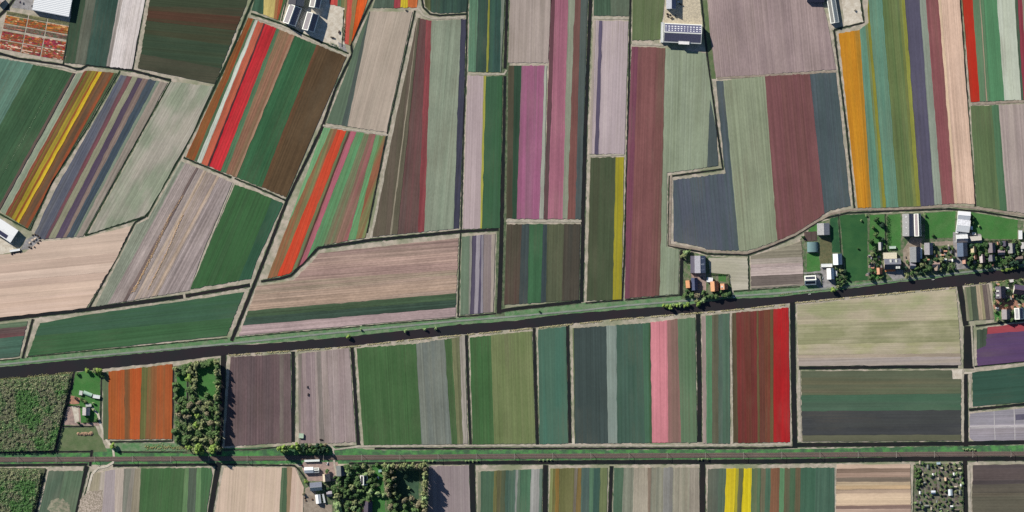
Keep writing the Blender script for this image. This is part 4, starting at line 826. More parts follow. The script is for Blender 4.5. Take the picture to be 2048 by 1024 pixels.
# allotments
B("greenhouse", "large white glass greenhouse among the allotments", "greenhouse", (1900,979), (1900.5,990.5), 3.6, 3.6, 2.5, 4, (214,224,232), (228,236,242), (210,220,224))
B("shed", "white roofed hut with a dark wall in the middle of the allotments", "shed", (1862,984.5), (1870,984), 3, 3, 2.6, 4.2, (150,156,176), WHT, (80,80,90))
B("shed", "orange and white tent roofed hut among the allotments", "shed", (1891.5,955), (1891.7,961), 2.8, 2.8, 2.4, 4.4, (110,84,80), (240,204,180), (180,150,140))
flatroof("shed", "pale blue shed against the ditch north of the allotments", "shed", (1873,926.5), (1880,926), 4, 2.8, (176,196,208), win=1)
RA = random.Random(78)
for i in range(85):
    x, y = RA.choice([(RA.uniform(1938,2046), RA.uniform(484,530)), (RA.uniform(1848,1908), RA.uniform(492,536)), (RA.uniform(1990,2046), RA.uniform(560,642)), (RA.uniform(1738,1765), RA.uniform(505,552))])
    wx, wy = W((x, y))
    if any(math.hypot(wx - q[0], wy - q[1]) < q[3] + 2 for q in FOOT): continue
    if x < 1770 or y < 545: pl = "north" ; x0, x1, y0, y1 = (1738, 1912, 484, 545) if x < 1912 else (1936, 2050, 482, 532)
    else: pl = "south"; x0, x1, y0, y1 = 1988, 2050, 558, 644
    zone = "the paved hamlet" if pl == "south" else "the barn gardens" if x < 1912 else "the eastern gardens"
    c, wd = RA.choice([((226,224,220), "white"), ((150,146,150), "grey"), ((120,84,70), "brown"), ((92,92,104), "dark"), ((204,150,126), "salmon")])
    lab = "small %s garden shed by the %s of %s" % (wd, place9(x, y, x0, x1, y0, y1), zone); a = RA.choice((0, 1)); h = RA.uniform(1.6, 3.2); q = (h, 0) if a else (0, h)
    B("garden_shed", lab, "shed", (x - q[0], y - q[1]), (x + q[0], y + q[1]), 1.8, 1.8, 2.3, 3.3, c, c, (150,130,112), win=1, stripe=0, group=lab)
    for k in range(2): px, py = x + RA.uniform(-5, 5), y + RA.uniform(-5, 5); a, b = RA.uniform(2, 6), RA.uniform(2, 6); sheet("pavement", [(px-a/2,py-b/2),(px+a/2,py-b/2),(px+a/2,py+b/2),(px-a/2,py+b/2)], RA.choice((PAVE_GREY, PAVE_PINK, PAVE_PALE)), "lot", 0.20, j=.2, step=3)
RA = random.Random(77)
SH = [(1853,1012,8),(1863,1017,5),(1891,1001,4),(1880,1018,4),(1868,977,4),(1840,925,6),(1856,933,7),(1921,954,4),(1919,938,5),(1911,974,5),(1920,984,8),(1903,1013,5),(1914,1020,8),(1877,957,4),(1846,948,5),(1840,985,5),(1899,926,3),(1900,934,5),(1922,970,4),(1836,1016,7),(1866,949,4),(1888,990,4),(1908,948,5),(1848,966,4),(1900,1006,4),(1874,1003,4),(1841,1005,4),(1883,937,4)]
for i, (x, y, s) in enumerate(SH):
    c, wd = RA.choice([((230,230,230), "white"), ((206,194,176), "cream"), ((150,154,150), "grey"), ((134,136,140), "grey"), ((120,110,102), "brown"), ((108,98,92), "brown")])
    lab = wd + " allotment hut by the " + place9(x, y, 1828, 1926, 925, 1024) + " of the allotment gardens"
    a = RA.choice((0, 1)); q = (s / 2, 0) if a else (0, s / 2)
    B("garden_hut", lab, "hut", (x - q[0], y - q[1]), (x + q[0], y + q[1]), 1.7, 1.7, 2.2, 3.1, c, c, (120,104,90), win=1, stripe=0, group=lab)
for i in range(95):
    x, y = RA.uniform(1832, 1918), RA.uniform(934, 1036); c = RA.choice([(128,116,108),(112,104,92),(142,130,126),(92,124,72),(150,134,138),(84,112,70),(104,92,84),(136,128,124),(84,78,82)])
    a, b = RA.uniform(3, 7), RA.uniform(4, 9)
    sheet("ground", [(x-a/2,y-b/2),(x+a/2,y-b/2),(x+a/2,y+b/2),(x-a/2,y+b/2)], land_mat("garden_plot", c, tuple(k*.82 for k in c), 3, .2), "lot", 0.05 + .06, j=.3, step=3)

for q in ([(1830,958),(1924,957)], [(1830,990),(1924,989)], [(1850,930),(1850,1030)], [(1876,930),(1876,1030)], [(1905,930),(1905,1030)], [(1830,1012),(1924,1012)]): ribbon("path", q, 1.5, land_mat("allotment_path", (150,142,138), (132,126,120), 5, .12), "lot", 0.11, j=.15, step=5)
# ------------------------------------------------------------------ railway
RAILY = [(-60, 919.5), (450, 917), (1024, 912.5), (1536, 910), (2110, 907)]
ribbon("ballast", RAILY, 9.6, land_mat("ballast_stone", (124, 108, 104), (114, 102, 100), 40, 0.10), "rail", 0.55, j=0.25, step=8)
for off, lab in ((-2.3, "northern track of the railway"), (2.3, "southern track of the railway")):
    t = empty("railway_track", W((1024, 912.5 + off)) + (0,)); tag(t, lab + ", rusty rails on brown ballast", "railway track")
    rails = []
    for g in (-.75, .75):
        l, r = ribbon_poly([(x, y + off + g) for x, y in RAILY], .28, None, 0, 40); n = len(l); ox, oy = t.location.x, t.location.y
        v = [(W(p)[0]-ox, W(p)[1]-oy, z) for z in (.95, .78) for p in l + r]
        f = [(i, n+i, n+i+1, i+1) for i in range(n-1)] + [(i, i+1, 2*n+i+1, 2*n+i) for i in range(n-1)] + [(n+i+1, n+i, 3*n+i, 3*n+i+1) for i in range(n-1)]
        mesh_obj("rail", v, f, flat_mat("rail_steel", (158, 132, 118), 0.5, 0.15), t)
    v, f = [], []; k = -30
    while k < 2080:
        for i in range(4):
            if RAILY[i][0] <= k < RAILY[i+1][0]: y = RAILY[i][1] + (RAILY[i+1][1]-RAILY[i][1]) * (k-RAILY[i][0]) / (RAILY[i+1][0]-RAILY[i][0])
        cx, cy = W((k, y + off)); bx(v, f, cx-ox-.13, cx-ox+.13, cy-oy-1.3, cy-oy+1.3, .6, .78); k += 1.5
    tag(mesh_obj("sleepers", v, f, flat_mat("concrete_sleeper", (128, 114, 110)), t), kind="stuff")
mast0 = None
for k in range(27):
    x = 37 + k * 76.3
    for i in range(4):
        if RAILY[i][0] <= x < RAILY[i+1][0]: y = RAILY[i][1] + (RAILY[i+1][1]-RAILY[i][1]) * (x-RAILY[i][0]) / (RAILY[i+1][0]-RAILY[i][0])
    if mast0 is None:
        mast0 = empty("catenary_mast", W((x, y)) + (0,)); MM = flat_mat("mast_steel", (176, 172, 164), 0.5); r = mast0
        for s in (-1, 1): v, f = [], []; bx(v, f, -.22, .22, s*5.8-.22, s*5.8+.22, 0, 7.6); mesh_obj("pole", v, f, MM, r)
        v, f = [], []; bx(v, f, -.18, .18, -6.1, 6.1, 7.62, 8.0); mesh_obj("cross_beam", v, f, MM, r)
        for s in (-1, 1): v, f = [], []; bx(v, f, -.08, .08, s*2.3-.08, s*2.3+.08, 6.2, 7.6); mesh_obj("insulator", v, f, MM, r)
    else:
        r = mast0.copy(); COL.objects.link(r); r.location = W((x, y)) + (0,)
        for ch in list(mast0.children): c = ch.copy(); COL.objects.link(c); c.parent = r
    tag(r, "pale steel catenary portal spanning both tracks of the railway", "catenary mast", "catenary portals along the railway")

# ------------------------------------------------------------------ trees
def leaf_mats(c):
    return [leaf_mat(tuple(min(255, x * k) for x in c)) for k in (0.9, 1.06, 1.22)]
KINDS = [("mid green", (106,130,86)), ("dark green", (78,104,70)), ("olive", (146,152,112)), ("lime green", (152,176,98)), ("greyish brown", (152,144,120)), ("deep bluish green", (68,92,76)), ("pale green", (158,178,130))]
def crown_data(seed, n):
    R = random.Random(seed); v, f, mi = [], [], []
    blobs = []
    for _ in range(11):
        ba, bd = R.uniform(0, 6.283), R.uniform(.25, .85) ** .8; blobs.append((bd*math.cos(ba), bd*math.sin(ba), R.uniform(.8,1.75) - .35*bd, R.uniform(.2,.46)))
    blobs += [(R.uniform(-.2,.2), R.uniform(-.2,.2), 1.4, .5)] * 2
    for _ in range(n):
        b = R.choice(blobs); a, u = R.uniform(0, 6.283), R.uniform(-.6, 1); q = math.sqrt(1-u*u); rr = b[3] * R.uniform(.72, 1.08)
        p = Vector((b[0]+rr*q*math.cos(a), b[1]+rr*q*math.sin(a), b[2]+rr*u))
        nr = Vector((q*math.cos(a), q*math.sin(a), u + .8)) + Vector((R.uniform(-.6,.6), R.uniform(-.6,.6), R.uniform(-.5,.5))); nr.normalize()
        t = nr.orthogonal().normalized(); t.rotate(__import__('mathutils').Quaternion(nr, R.uniform(0, 6.28))); s = nr.cross(t); z = R.uniform(.12, .25); k = len(v)
        v += [tuple(p + t*z*x + s*z*y) for x, y in ((-1,-.7),(1,-.6),(.8,.8),(-.7,1))]; f.append((k,k+1,k+2,k+3))
        mi.append(min(2, max(0, int(R.gauss(1, .8) + .5))))
    return v, f, mi
BARK = flat_mat("bark", (96, 84, 72), 0.9)
def trunk_data():
    v, f = [], []
    def limb(p, q, r0, r1):
        d = (Vector(q) - Vector(p)).normalized(); t = d.orthogonal().normalized(); s = d.cross(t); k = len(v)
        for P_, r in ((p, r0), (q, r1)):
            for i in range(6): a = i * 1.0472; v.append(tuple(Vector(P_) + (t*math.cos(a) + s*math.sin(a)) * r))
        f.extend([(k+i, k+(i+1) % 6, k+6+(i+1) % 6, k+6+i) for i in range(6)])
    limb((0,0,0), (0,0,.8), .09, .06); limb((0,0,.7), (.35,.1,1.4), .05, .02); limb((0,0,.7), (-.3,.25,1.45), .05, .02); limb((0,0,.75), (.0,-.35,1.5), .05, .02); limb((0,0,.8), (0,.02,1.8), .05, .015)
    return v, f
_proto = {}
def tree(x, y, r, kind, hz, label, group=None, name="tree"):
    key = (kind, int(x * 7 + y * 3) % 3)
    if key not in _proto:
        v, f, mi = crown_data(key[0] * 10 + key[1], 460); me = bpy.data.meshes.new("crown"); me.from_pydata(v, [], f); me.update()
        for m in leaf_mats(KINDS[kind][1]): me.materials.append(m)
        me.polygons.foreach_set("material_index", mi)
        tv, tf = trunk_data(); tm = bpy.data.meshes.new("trunk"); tm.from_pydata(tv, [], tf); tm.update(); tm.materials.append(BARK)
        _proto[key] = (me, tm)
    root = empty(name, W((x, y)) + (0,), (x * 13.7 + y * 5.1) % 6.28); q = .82 + ((x * 3.1 + y * 7.7) % 1) * .36; root.scale = (r * q, r / q, r * hz); tag(root, label, "tree" if name == "tree" else name, group)
    for nm, me in zip(("crown", "trunk"), _proto[key]):
        o = bpy.data.objects.new(nm, me); COL.objects.link(o); o.parent = root
    return root
def inside(p, poly):
    c = False
    for i in range(len(poly)):
        a, b = poly[i], poly[i-1]
        if (a[1] > p[1]) != (b[1] > p[1]) and p[0] < (b[0]-a[0])*(p[1]-a[1])/(b[1]-a[1]) + a[0]: c = not c
    return c
def on_roof(x, y):
    wx, wy = W((x, y))
    for cx, cy, an, H, wl, wr in FOOT:
        dx, dy = wx-cx, wy-cy; lx = dx*math.cos(an)+dy*math.sin(an); ly = -dx*math.sin(an)+dy*math.cos(an)
        if abs(lx) < H and -wr < ly < wl: return True
    return False
def fill(poly, sp, seed, skip=(), keep=1.0):
    R = random.Random(seed); out = []; x0, x1 = min(p[0] for p in poly), max(p[0] for p in poly); y0, y1 = min(p[1] for p in poly), max(p[1] for p in poly)
    for _ in range(int((x1-x0)*(y1-y0)/(sp*sp)*9)):
        p = (R.uniform(x0, x1), R.uniform(y0, y1))
        if inside(p, poly) and not any(inside(p, s) for s in skip) and not on_roof(*p) and all((p[0]-q[0])**2+(p[1]-q[1])**2 > sp*sp for q in out): out.append(p)
    return [p for p in out if R.random() < keep]
def grove(where, poly, sp, seed, kinds, rr, hz=1.0, skip=(), keep=1.0, name="tree"):
    R = random.Random(seed + 1); x0, x1 = min(p[0] for p in poly), max(p[0] for p in poly); y0, y1 = min(p[1] for p in poly), max(p[1] for p in poly)
    for x, y in fill(poly, sp, seed, skip, keep):
        k = R.choice(kinds); r = R.uniform(*rr)
        lab = "%s%s %s by the %s of %s" % ("tall " if r > (rr[0]*.35+rr[1]*.65) else "small " if r < (rr[0]*.7+rr[1]*.3) else "", KINDS[k][0], name, place9(x, y, x0, x1, y0, y1), where)
        tree(x, y, r, k, hz * R.uniform(.85, 1.15), lab, lab, name)
# copse between the orange tulips and the wide ditch
CL1 = [(392,738),(428,728),(430,786),(392,798)]; CL2 = [(354,752),(374,750),(374,790),(354,792)]
grove("the tulip side copse", [(378,728),(424,718),(426,904),(378,904)], 12, 3, [0,0,2,2,2,4,0,3], (5,7.6), 1.0, [CL1])
grove("the copse's western strip", [(350,735),(373,732),(373,888),(350,884)], 11.5, 4, [0,0,2,4,0], (4.8,6.8), 1.0, [CL2])
for i in range(18):
    y = 724 + i * 10.1; k = [2,0,2,1,0][i % 5]; r = 5.4 + (i * 37 % 10) * .12
    tree(434 + (i * 53 % 7) * .6, y, r, k, 2.0, "%s tree in the row on the copse's ditch bank, %s part" % (KINDS[k][0], ["upper","middle","lower"][i // 6]), "ditch bank row %d%d" % (k, i // 6))
for x, y in ((395,898),(425,900),(430,893)): tree(x, y, 6.5, 3, 2.2, "lime green tree at the railway end of the copse", "lime trees at the railway end of the copse")
# small farm and crossing
for x, y, r, k, lab in ((175,741,4.5,3,"lime green tree on the canal bank nearest the wood"),(190,742,5,2,"olive tree on the canal bank of the small farm"),(199,741,6.5,3,"big lime green tree where the ditch meets the canal bank"),(205,752,4,1,"dark green tree at the upper corner of the orange tulips"),
    (226.5,891,5.5,3,"solitary bright lime tree beside the level crossing lane"),(155,747,3,0,"small green tree at the corner of the small farm's lawn"),(164,800,4,0,"green tree between the plastic tunnel and the farmhouse"),(171,803,3.5,2,"olive tree beside the farmhouse outbuilding"),(187,806,2.5,6,"pale green bush-like tree above the farmhouse garden"),(188,820,2.5,6,"pale green tree in the farmhouse garden"),(158,846,3,1,"dark tree on the edge of the farm's brick yard"),(176,840,3.6,1,"dark green tree below the light grey farmhouse"),(150,795,3,4,"bare brownish tree beside the reddish yard patch"),(194,838,3,0,"green tree beside the lane into the small farm"),
    (697,673,4.2,3,"lime green canal tree nearest the mauve tractor field"),(811,662,3.2,6,"pale roadside tree on the canal bank, apart from the close pair"),(849.5,658.5,3,6,"pale roadside tree on the canal bank, nearer of the close pair to the lone one"),(872,656.5,3,6,"pale roadside tree on the canal bank, last of the three towards the purple striped plot"),(722,659,2.2,6,"small pale bush tree at the field entrance by the canal road"),
    (1079,623,2,1,"small dark tree at the ditch corner beside the canal road"),(1666,580,5,3,"lime green tree leaning over the canal below the grey yard")): tree(x, y, r, k, 1.15, lab)
for i, (x, y, k) in enumerate([(1327,611,3),(1333,612,3),(1340,614,3),(1347,610,6),(1353,611,3),(1360,609,6),(1369,612,3),(1376,609,3),(1397,608,3),(1402,603,6),(1394,602,2),(1408,600,6)]):
    tree(x, y, 3.6 + i % 3 * .5, k, 1.1, "%s tree in the roadside row before the orange roofed farm" % KINDS[k][0], "farm roadside row %d" % k)
for i, (x, y, k) in enumerate([(1412,594,1),(1418,592,0),(1425,593,1),(1432,592,0),(1439,593,4),(1446,591,1),(1452,590,0),(1458,588,1),(1440,584,0),(1406,585,0),(1394,590,4),(1384,590,0),(1374,582,1),(1370,590,0),(1372,505,6),(1366,512,2),(1378,503,0)]):
    tree(x, y, 3.8 + i % 4 * .6, k, 1.0, "%s shrub %s" % (KINDS[k][0], "along the road below the orange roofed houses" if 11 > i and i != 8 else "around the orange roofed farm's edges"), "farm trees %d%d" % (k, 11 > i and i != 8), "bushy_tree")  # small farm trees, same crowns and trunks as the others
# lime rows by the railway
grove("the railway bush row", [(556,893),(598,888),(600,899),(556,901)], 6.2, 8, [3,3,0], (3.4,5.0), 2.4, name="bushy_tree")  # a row of lime green trees, built like the other trees
grove("the railway thicket", [(600,890),(652,889),(656,903),(600,903)], 6.2, 9, [1,5,0,4], (3.4,5.0), 1.6, name="bushy_tree")
for i, (x, y) in enumerate([(848,922),(858,922),(866,922),(932,921.5),(938,921.5),(946,922),(954,922)]): tree(x, y, 2.2, 6, .9, "pale pollard bush on the railway ditch near the mauve field", "pale bushes on the railway ditch near the mauve field", "bush")
for i, (x, y) in enumerate([(1079,920),(1087,920),(1095,920),(1103,920),(1397,918.5),(1404,918.5),(1415,918.5)]): tree(x, y, 2.1, 6, .9, "pale pollard bush on the railway ditch near the %s" % ("olive striped field" if i < 4 else "yellow banded field"), "pale bushes %d" % (i < 4), "bush")
for i in range(6): tree(1927 + i * 4.4, 898 + i % 2 * 1.5, 2.0, 6, .8, "pale bush on the grass bank at the railway's eastern ditch", "pale bushes at the railway's eastern ditch", "bush")
# farmstead by the railway: tall frames of trees, then the garden trees
for i in range(13): k = [2,4,2,6,2][i % 5]; tree(848 + (i * 31 % 9) * .5, 929 + i * 8.2, 5.2 + i % 3 * .5, k, 2.7, "tall %s tree in the row by the shaded mauve field, %s third" % (KINDS[k][0], ["first","second","last"][min(2, i // 4)]), "mauve field row %d%d" % (k, min(2, i // 4)))
for i in range(10): k = [2,6,2,4,2][i % 5]; tree(770 + i * 8.0, 929.5 + (i * 23 % 5), 5.2, k, 2.3, "%s tree in the railway ditch row above the orchard, %s half" % (KINDS[k][0], "western" if i < 5 else "eastern"), "orchard railway row %d%d" % (k, i < 5))
grove("the orchard's western belt", [(768,936),(790,940),(790,986),(770,988)], 9, 12, [2,4,2,6,0], (4.6,6.0), 2.2)
grove("the trees below the orchard", [(776,988),(842,996),(840,1040),(772,1040)], 11.2, 13, [0,2,0,4,1,0], (5,7.2), 1.1)
grove("the farmstead garden", [(672,932),(742,932),(770,990),(742,994),(716,1040),(666,1040),(672,960)], 10.6, 14, [0,1,0,2,0,1,6], (4.6,7.2), 1.05, keep=.9)
grove("the farmyard corner", [(642,938),(672,940),(672,985),(646,985)], 9.5, 15, [2,0,1,4], (3.4,5), 1.0, keep=.6)
for x, y, r, k, lab in ((676,1012,9,6,"huge pale willow at the lower edge of the farmstead"),(612,962,4,3,"yellow green tree at the bend of the farmstead ditch"),(608,988,3,4,"brownish bush tree beside the farmyard track"),(811,952,4,6,"pale tree alone inside the orchard lawn"),(818,976,3.4,6,"slender pale tree inside the orchard lawn"),(754,930,4,0,"green tree at the upper edge of the farmstead lawn"),(730,930,4,1,"dark tree on the railway ditch above the white framed house")): tree(x, y, r, k, 1.1, lab)
# village
VIL = [("the dormer house garden", [(1738,506),(1756,506),(1764,556),(1740,560)], 9, 21), ("the barn gardens", [(1808,524),(1878,518),(1910,520),(1912,536),(1812,552)], 10, 22), ("the pink barn gardens", [(1938,488),(1976,486),(1974,534),(1936,536)], 9.4, 23), ("the eastern gardens", [(1976,484),(2056,482),(2056,526),(1976,534)], 10, 24), ("the garden lawn by the hedge", [(1738,434),(1768,434),(1768,502),(1738,504)], 14, 25), ("the paved hamlet's gardens", [(1986,566),(2056,556),(2056,640),(1990,642)], 10, 26), ("the clover strip sheds", [(1668,535),(1690,540),(1694,572),(1672,574)], 7, 27), ("the strip gardens", [(1852,488),(1910,492),(1908,520),(1864,514)], 11, 28)]
for wh, pl, sp, sd_ in VIL: sm = sd_ in (21, 26, 28, 27); grove(wh, pl, sp, sd_, [0,1,2,5,0,1], (2.6,4.2) if sm else (3.2,5.6), 1.25, keep=.95, name="bushy_tree" if sm else "tree")  # the small ones are garden trees too, with the same crowns and trunks
for i in range(8): tree(2005 + i * 4.1, 541 - i * .9, 3.0, 3, .9, "yellow green tree in the row on the quay opposite the hamlet", "yellow green quay row")
for x, y, r, lab in ((1722,441,2.2,"small pale tree on the large village lawn"),(1716,497,2,"tiny dark tree in the middle of the large village lawn"),(1732,431,2,"pale bush tree at the lawn's upper ditch"),(1866,471,3,"dark round tree on the meadow between two barns"),(1849,429,3,"pale tree at the corner of the longest barn"),(1958,452,2.4,"small tree in the middle of the eastern meadow"),(1944,436,4.5,"dark shady tree beside the white barn"),(1946,446,3.5,"smaller dark tree beside the white barn"),(1606,474,3,"dark tree at the bend of the field track")): tree(x, y, r, 1 if "dark" in lab else 6, 1.0, lab)
# allotments
grove("the allotments' western belt", [(1830,934),(1841,932),(1840,976),(1830,976)], 5.2, 31, [0,0,0,1], (2.6,3.8), .9, name="bush")
grove("the allotment gardens", [(1832,926),(1926,924),(1926,1036),(1830,1036)], 8.6, 32, [0,1,0,6,2], (1.6,3.2), .9, keep=.75, name="bush")

# woods: read as one mass, merged crowns
def woods(polys, seed, name="woods", rr=(2.8, 4.8), hh=(.9, 1.7)):
    """One merged canopy: leaf clumps scattered over an uneven crown surface, its colours changing from stand to stand."""
    from mathutils import noise
    R = random.Random(seed); V_, F_, M_ = [], [], []; H0 = 2.6 if name == "undergrowth" else 6.5
    cols = [(110,140,102),(132,166,114),(158,166,130),(206,208,164),(162,156,138),(108,156,92)]
    N = lambda x, y, f, o: noise.noise(Vector((x * f + seed, y * f, o)))
    for poly, sp in polys:
        x0, x1 = min(p[0] for p in poly), max(p[0] for p in poly); y0, y1 = min(p[1] for p in poly), max(p[1] for p in poly)
        for _ in range(int((x1 - x0) * (y1 - y0) * 1.5)):
            x, y = R.uniform(x0, x1), R.uniform(y0, y1)
            if not inside((x, y), poly) or (name == "undergrowth" and (on_roof(x, y) or N(x, y, .11, 7) < -.22)): continue
            hq = N(x, y, .16, 1) + .6 * N(x, y, .38, 2)
            if hq < -.62: continue
            z = H0 * (1 + .38 * hq) - abs(R.gauss(0, .22)) * H0 * .5; q = R.uniform(.45, 1.05) * (1 if H0 > 4 else .8); wx, wy = W((x, y)); k = len(V_)
            nr = Vector((R.gauss(0, .55) - .25 * N(x + 2, y, .16, 1), R.gauss(0, .55), R.uniform(.6, 1.3))).normalized(); t = nr.orthogonal().normalized(); b = nr.cross(t); a = R.uniform(0, 6.28); t, b = t*math.cos(a) + b*math.sin(a), b*math.cos(a) - t*math.sin(a); c0 = Vector((wx, wy, z))
            V_ += [tuple(c0 + t*q*u + b*q*w_) for u, w_ in ((-1,-.7),(1,-.6),(.8,.8),(-.7,1))]; F_.append((k, k+1, k+2, k+3))
            st = N(x, y, .028, 3) + .5 * N(x, y, .07, 4); edge = name == "woods" and y < poly[0][1] + 22
            pal = [2,3,4,2,1] if edge and R.random() < .6 else [1,5,5,1,0] if st > .12 else [4,2,4,2,0] if st < -.16 else [0,1,2,0,3]
            M_.append(pal[int(abs(N(x, y, .3, 5)) * 9 + R.random() * 1.6) % 5])
    o = mesh_obj(name, V_, F_, [leaf_mat(c) for c in cols], mi=M_)
    return tag(o, "mixed dense wood of green and brownish crowns south of the canal", "wood", kind="stuff")
woods([([(-24,758),(2,760),(140,748),(132,800),(108,900),(-24,903)], 3.9)], 51, rr=(2.2, 4.6), hh=(.6, 1.0))
woods([([(-24,938),(84,938),(76,980),(60,1044),(-24,1044)], 3.9)], 52, rr=(2.2, 4.6), hh=(.6, 1.0))["label"] = "mixed dense wood of green and brownish crowns south of the railway"
tag(woods([([(379,796),(424,796),(428,902),(379,902)], 4.2), ([(350,795),(373,795),(373,886),(350,886)], 4.2), ([(379,728),(394,726),(394,800),(379,800)], 4.2), ([(352,736),(373,734),(373,752),(352,752)], 4.2), ([(394,722),(428,716),(428,732),(394,738)], 4.2)], 53, "undergrowth", (2.2, 3.6), (.7, 1.05)), "bushy undergrowth between the trees of the copse", "undergrowth")
tag(woods([([(673,934),(742,932),(766,986),(742,996),(714,1036),(668,1036)], 4.8), ([(772,992),(840,998),(842,1036),(772,1036)], 4.4), ([(766,934),(792,936),(792,990),(768,990)], 4.4), ([(644,962),(664,962),(664,984),(646,984)], 4.6)], 54, "undergrowth", (2.0, 3.4), (.6, 1.0)), "bushy undergrowth between the farmstead's trees", "undergrowth")
tag(woods([([(1738,508),(1754,508),(1762,556),(1742,558)], 5.0), ([(1846,514),(1908,512),(1910,534),(1846,544)], 5.0), ([(1938,488),(1976,486),(1974,530),(1938,534)], 5.4), ([(1976,486),(2056,484),(2056,524),(1976,532)], 5.0), ([(1808,536),(1846,532),(1846,544),(1812,552)], 5)], 55, "undergrowth", (1.4, 2.8), (.6, 1.0)), "garden shrubbery between the village houses", "undergrowth")
# reeds and rough grass along the water
def tufts(name, pts, w, sp, cols, seed, gap=0.35, z=1.2, size=(.5, 1.2)):
    R = random.Random(seed); v, f, mi = [], [], []
    for i in range(len(pts) - 1):
        L = math.dist(pts[i], pts[i+1]); n = int(L / sp)
        for k in range(n):
            t = k / n; x = pts[i][0] + (pts[i+1][0]-pts[i][0])*t; y = pts[i][1] + (pts[i+1][1]-pts[i][1])*t
            if math.sin(x*.09+seed) + math.sin(x*.231+y*.1) < gap*4-2.2: continue
            for _ in range(3):
                px, py = W((x + R.uniform(-sp, sp), y + R.gauss(0, w/2))); s = R.uniform(*size); h = z * R.uniform(.5, 1.1); a = R.uniform(0, 3.1); q = len(v)
                v += [(px+s*math.cos(a+b), py+s*math.sin(a+b), .3) for b in (0, 2.1, 4.2)] + [(px+R.uniform(-.3,.3), py+R.uniform(-.3,.3), h)]
                f += [(q,q+1,q+3),(q+1,q+2,q+3),(q+2,q,q+3)]; c = R.randrange(len(cols)); mi += [c]*3
    return tag(mesh_obj(name, v, f, [flat_mat("reed", c, .9, .15) for c in cols], mi=mi), kind="stuff")
tufts("grass", [(0,759),(147,745)], 2.5, 1.2, [(190,178,140),(150,150,104),(116,130,80)], 1)
tufts("grass", [(457,711),(512,707),(697,694),(829,679),(1024,661),(1236,639),(1459,621),(1580,608)], 1.6, 1.1, [(206,192,156),(186,172,132),(150,150,104)], 2)
tufts("grass", [(1591,606),(1911,575)], 1.6, 1.1, [(214,198,160),(190,176,136),(150,150,110)], 3, gap=.25)
tufts("grass", [(1930,570),(2048,558)], 1.6, 1.1, [(206,192,156),(120,140,90)], 4)
tufts("grass", [(290,894),(376,896)], 5, .9, [(192,174,128),(172,160,112),(150,150,100)], 5, gap=0, z=1.6)
tufts("grass", [(1560,589),(1690,573),(1900,546)], 1.2, 1.6, [(120,146,96),(160,160,124)], 6)
tufts("grass", [(104,168),(60,255),(8,345)], .7, 1.0, [(188,196,168),(150,176,140)], 7, gap=.2, z=1.3, size=(.4,.7))
for k, q in enumerate(([(375,376),(357,406),(337,436),(305,506),(275,567),(262,587)], [(366,430),(352,462),(330,512),(296,580)], [(338,440),(300,520),(268,584)])): tufts("grass", q, 1.6, 1.1, [(214,182,146),(200,166,132),(186,160,136)], 8 + k, gap=.38 - .12 * (k == 0), z=1.7, size=(1.0,1.9))
# hedges
def hedge(label, pts, w, h, cols, seed):
    R = random.Random(seed); root = empty("hedge", W(pts[0]) + (0,)); tag(root, label, "hedge"); ox, oy = root.location.x, root.location.y
    v, f, mi = [], [], []; tv, tf = [], []
    for i in range(len(pts) - 1):
        L = math.dist(pts[i], pts[i+1])
        for _ in range(int(L * 7)):
            t = R.random(); px, py = W((pts[i][0] + (pts[i+1][0]-pts[i][0])*t + R.uniform(-w/2, w/2), pts[i][1] + (pts[i+1][1]-pts[i][1])*t + R.uniform(-w/2, w/2)))
            c = Vector((px-ox, py-oy, R.uniform(.4, h))); n = Vector((R.uniform(-1,1), R.uniform(-1,1), R.uniform(.1,1.2))).normalized(); a = n.orthogonal().normalized(); b = n.cross(a); s = R.uniform(.35,.7); q = len(v)
            v += [tuple(c+a*s), tuple(c+b*s), tuple(c-a*s), tuple(c-b*s)]; f.append((q,q+1,q+2,q+3)); mi.append(R.randrange(len(cols)))
        for k in range(int(L / 1.5)):
            t = k * 1.5 / L; px, py = W((pts[i][0] + (pts[i+1][0]-pts[i][0])*t, pts[i][1] + (pts[i+1][1]-pts[i][1])*t)); bx(tv, tf, px-ox-.06, px-ox+.06, py-oy-.06, py-oy+.06, 0, h*.7)
    mesh_obj("foliage", v, f, [leaf_mat(c) for c in cols], root, mi=mi); mesh_obj("stems", tv, tf, BARK, root)
hedge("tall dark green hedge running down from the village ditch", [(1774,432),(1776,500)], 3, 5.5, [(70,110,70),(88,128,78),(60,94,64)], 1)
hedge("hedge behind the small lawn of the pale orange roofed house", [(1422,549),(1458,549),(1459,570)], 2, 2.5, [(64,92,58),(80,104,64)], 2)
hedge("hedge around the house with white roof edges", [(1607,549),(1642,547),(1643,572)], 2, 2.5, [(56,84,56),(72,98,64)], 3)
hedge("dark hedge between the small farm's lawn and its brick yard", [(134,809),(166,814)], 1.8, 2.5, [(56,84,56),(84,104,70)], 4)
hedge("dark hedge along the lower edge of the small farm's garden", [(166,846),(202,842)], 1.8, 2.2, [(64,92,60),(84,104,70)], 5)
hedge("hedge on the railway side of the farmstead", [(702,931),(768,931)], 3, 3.0, [(84,124,74),(100,140,82),(70,104,64)], 6)
hedge("dense green hedge at the upper edge of the allotments", [(1830,927),(1872,927)], 2.4, 2.6, [(96,140,84),(120,160,96)], 7)
hedge("ragged hedge along the eastern ditch of the allotments", [(1925,930),(1926,1036)], 2.4, 2.6, [(72,110,70),(130,140,110)], 8)
hedge("hedge along the meadow ditch behind the mauve grey houses", [(1966,482),(2034,480)], 2, 2.8, [(44,72,48),(60,88,56)], 9)
hedge("dark row of bushes beside the pale yard and coral tulips", [(689,46),(687,82)], 2.5, 2.5, [(50,72,50),(84,70,62),(70,96,60)], 10)
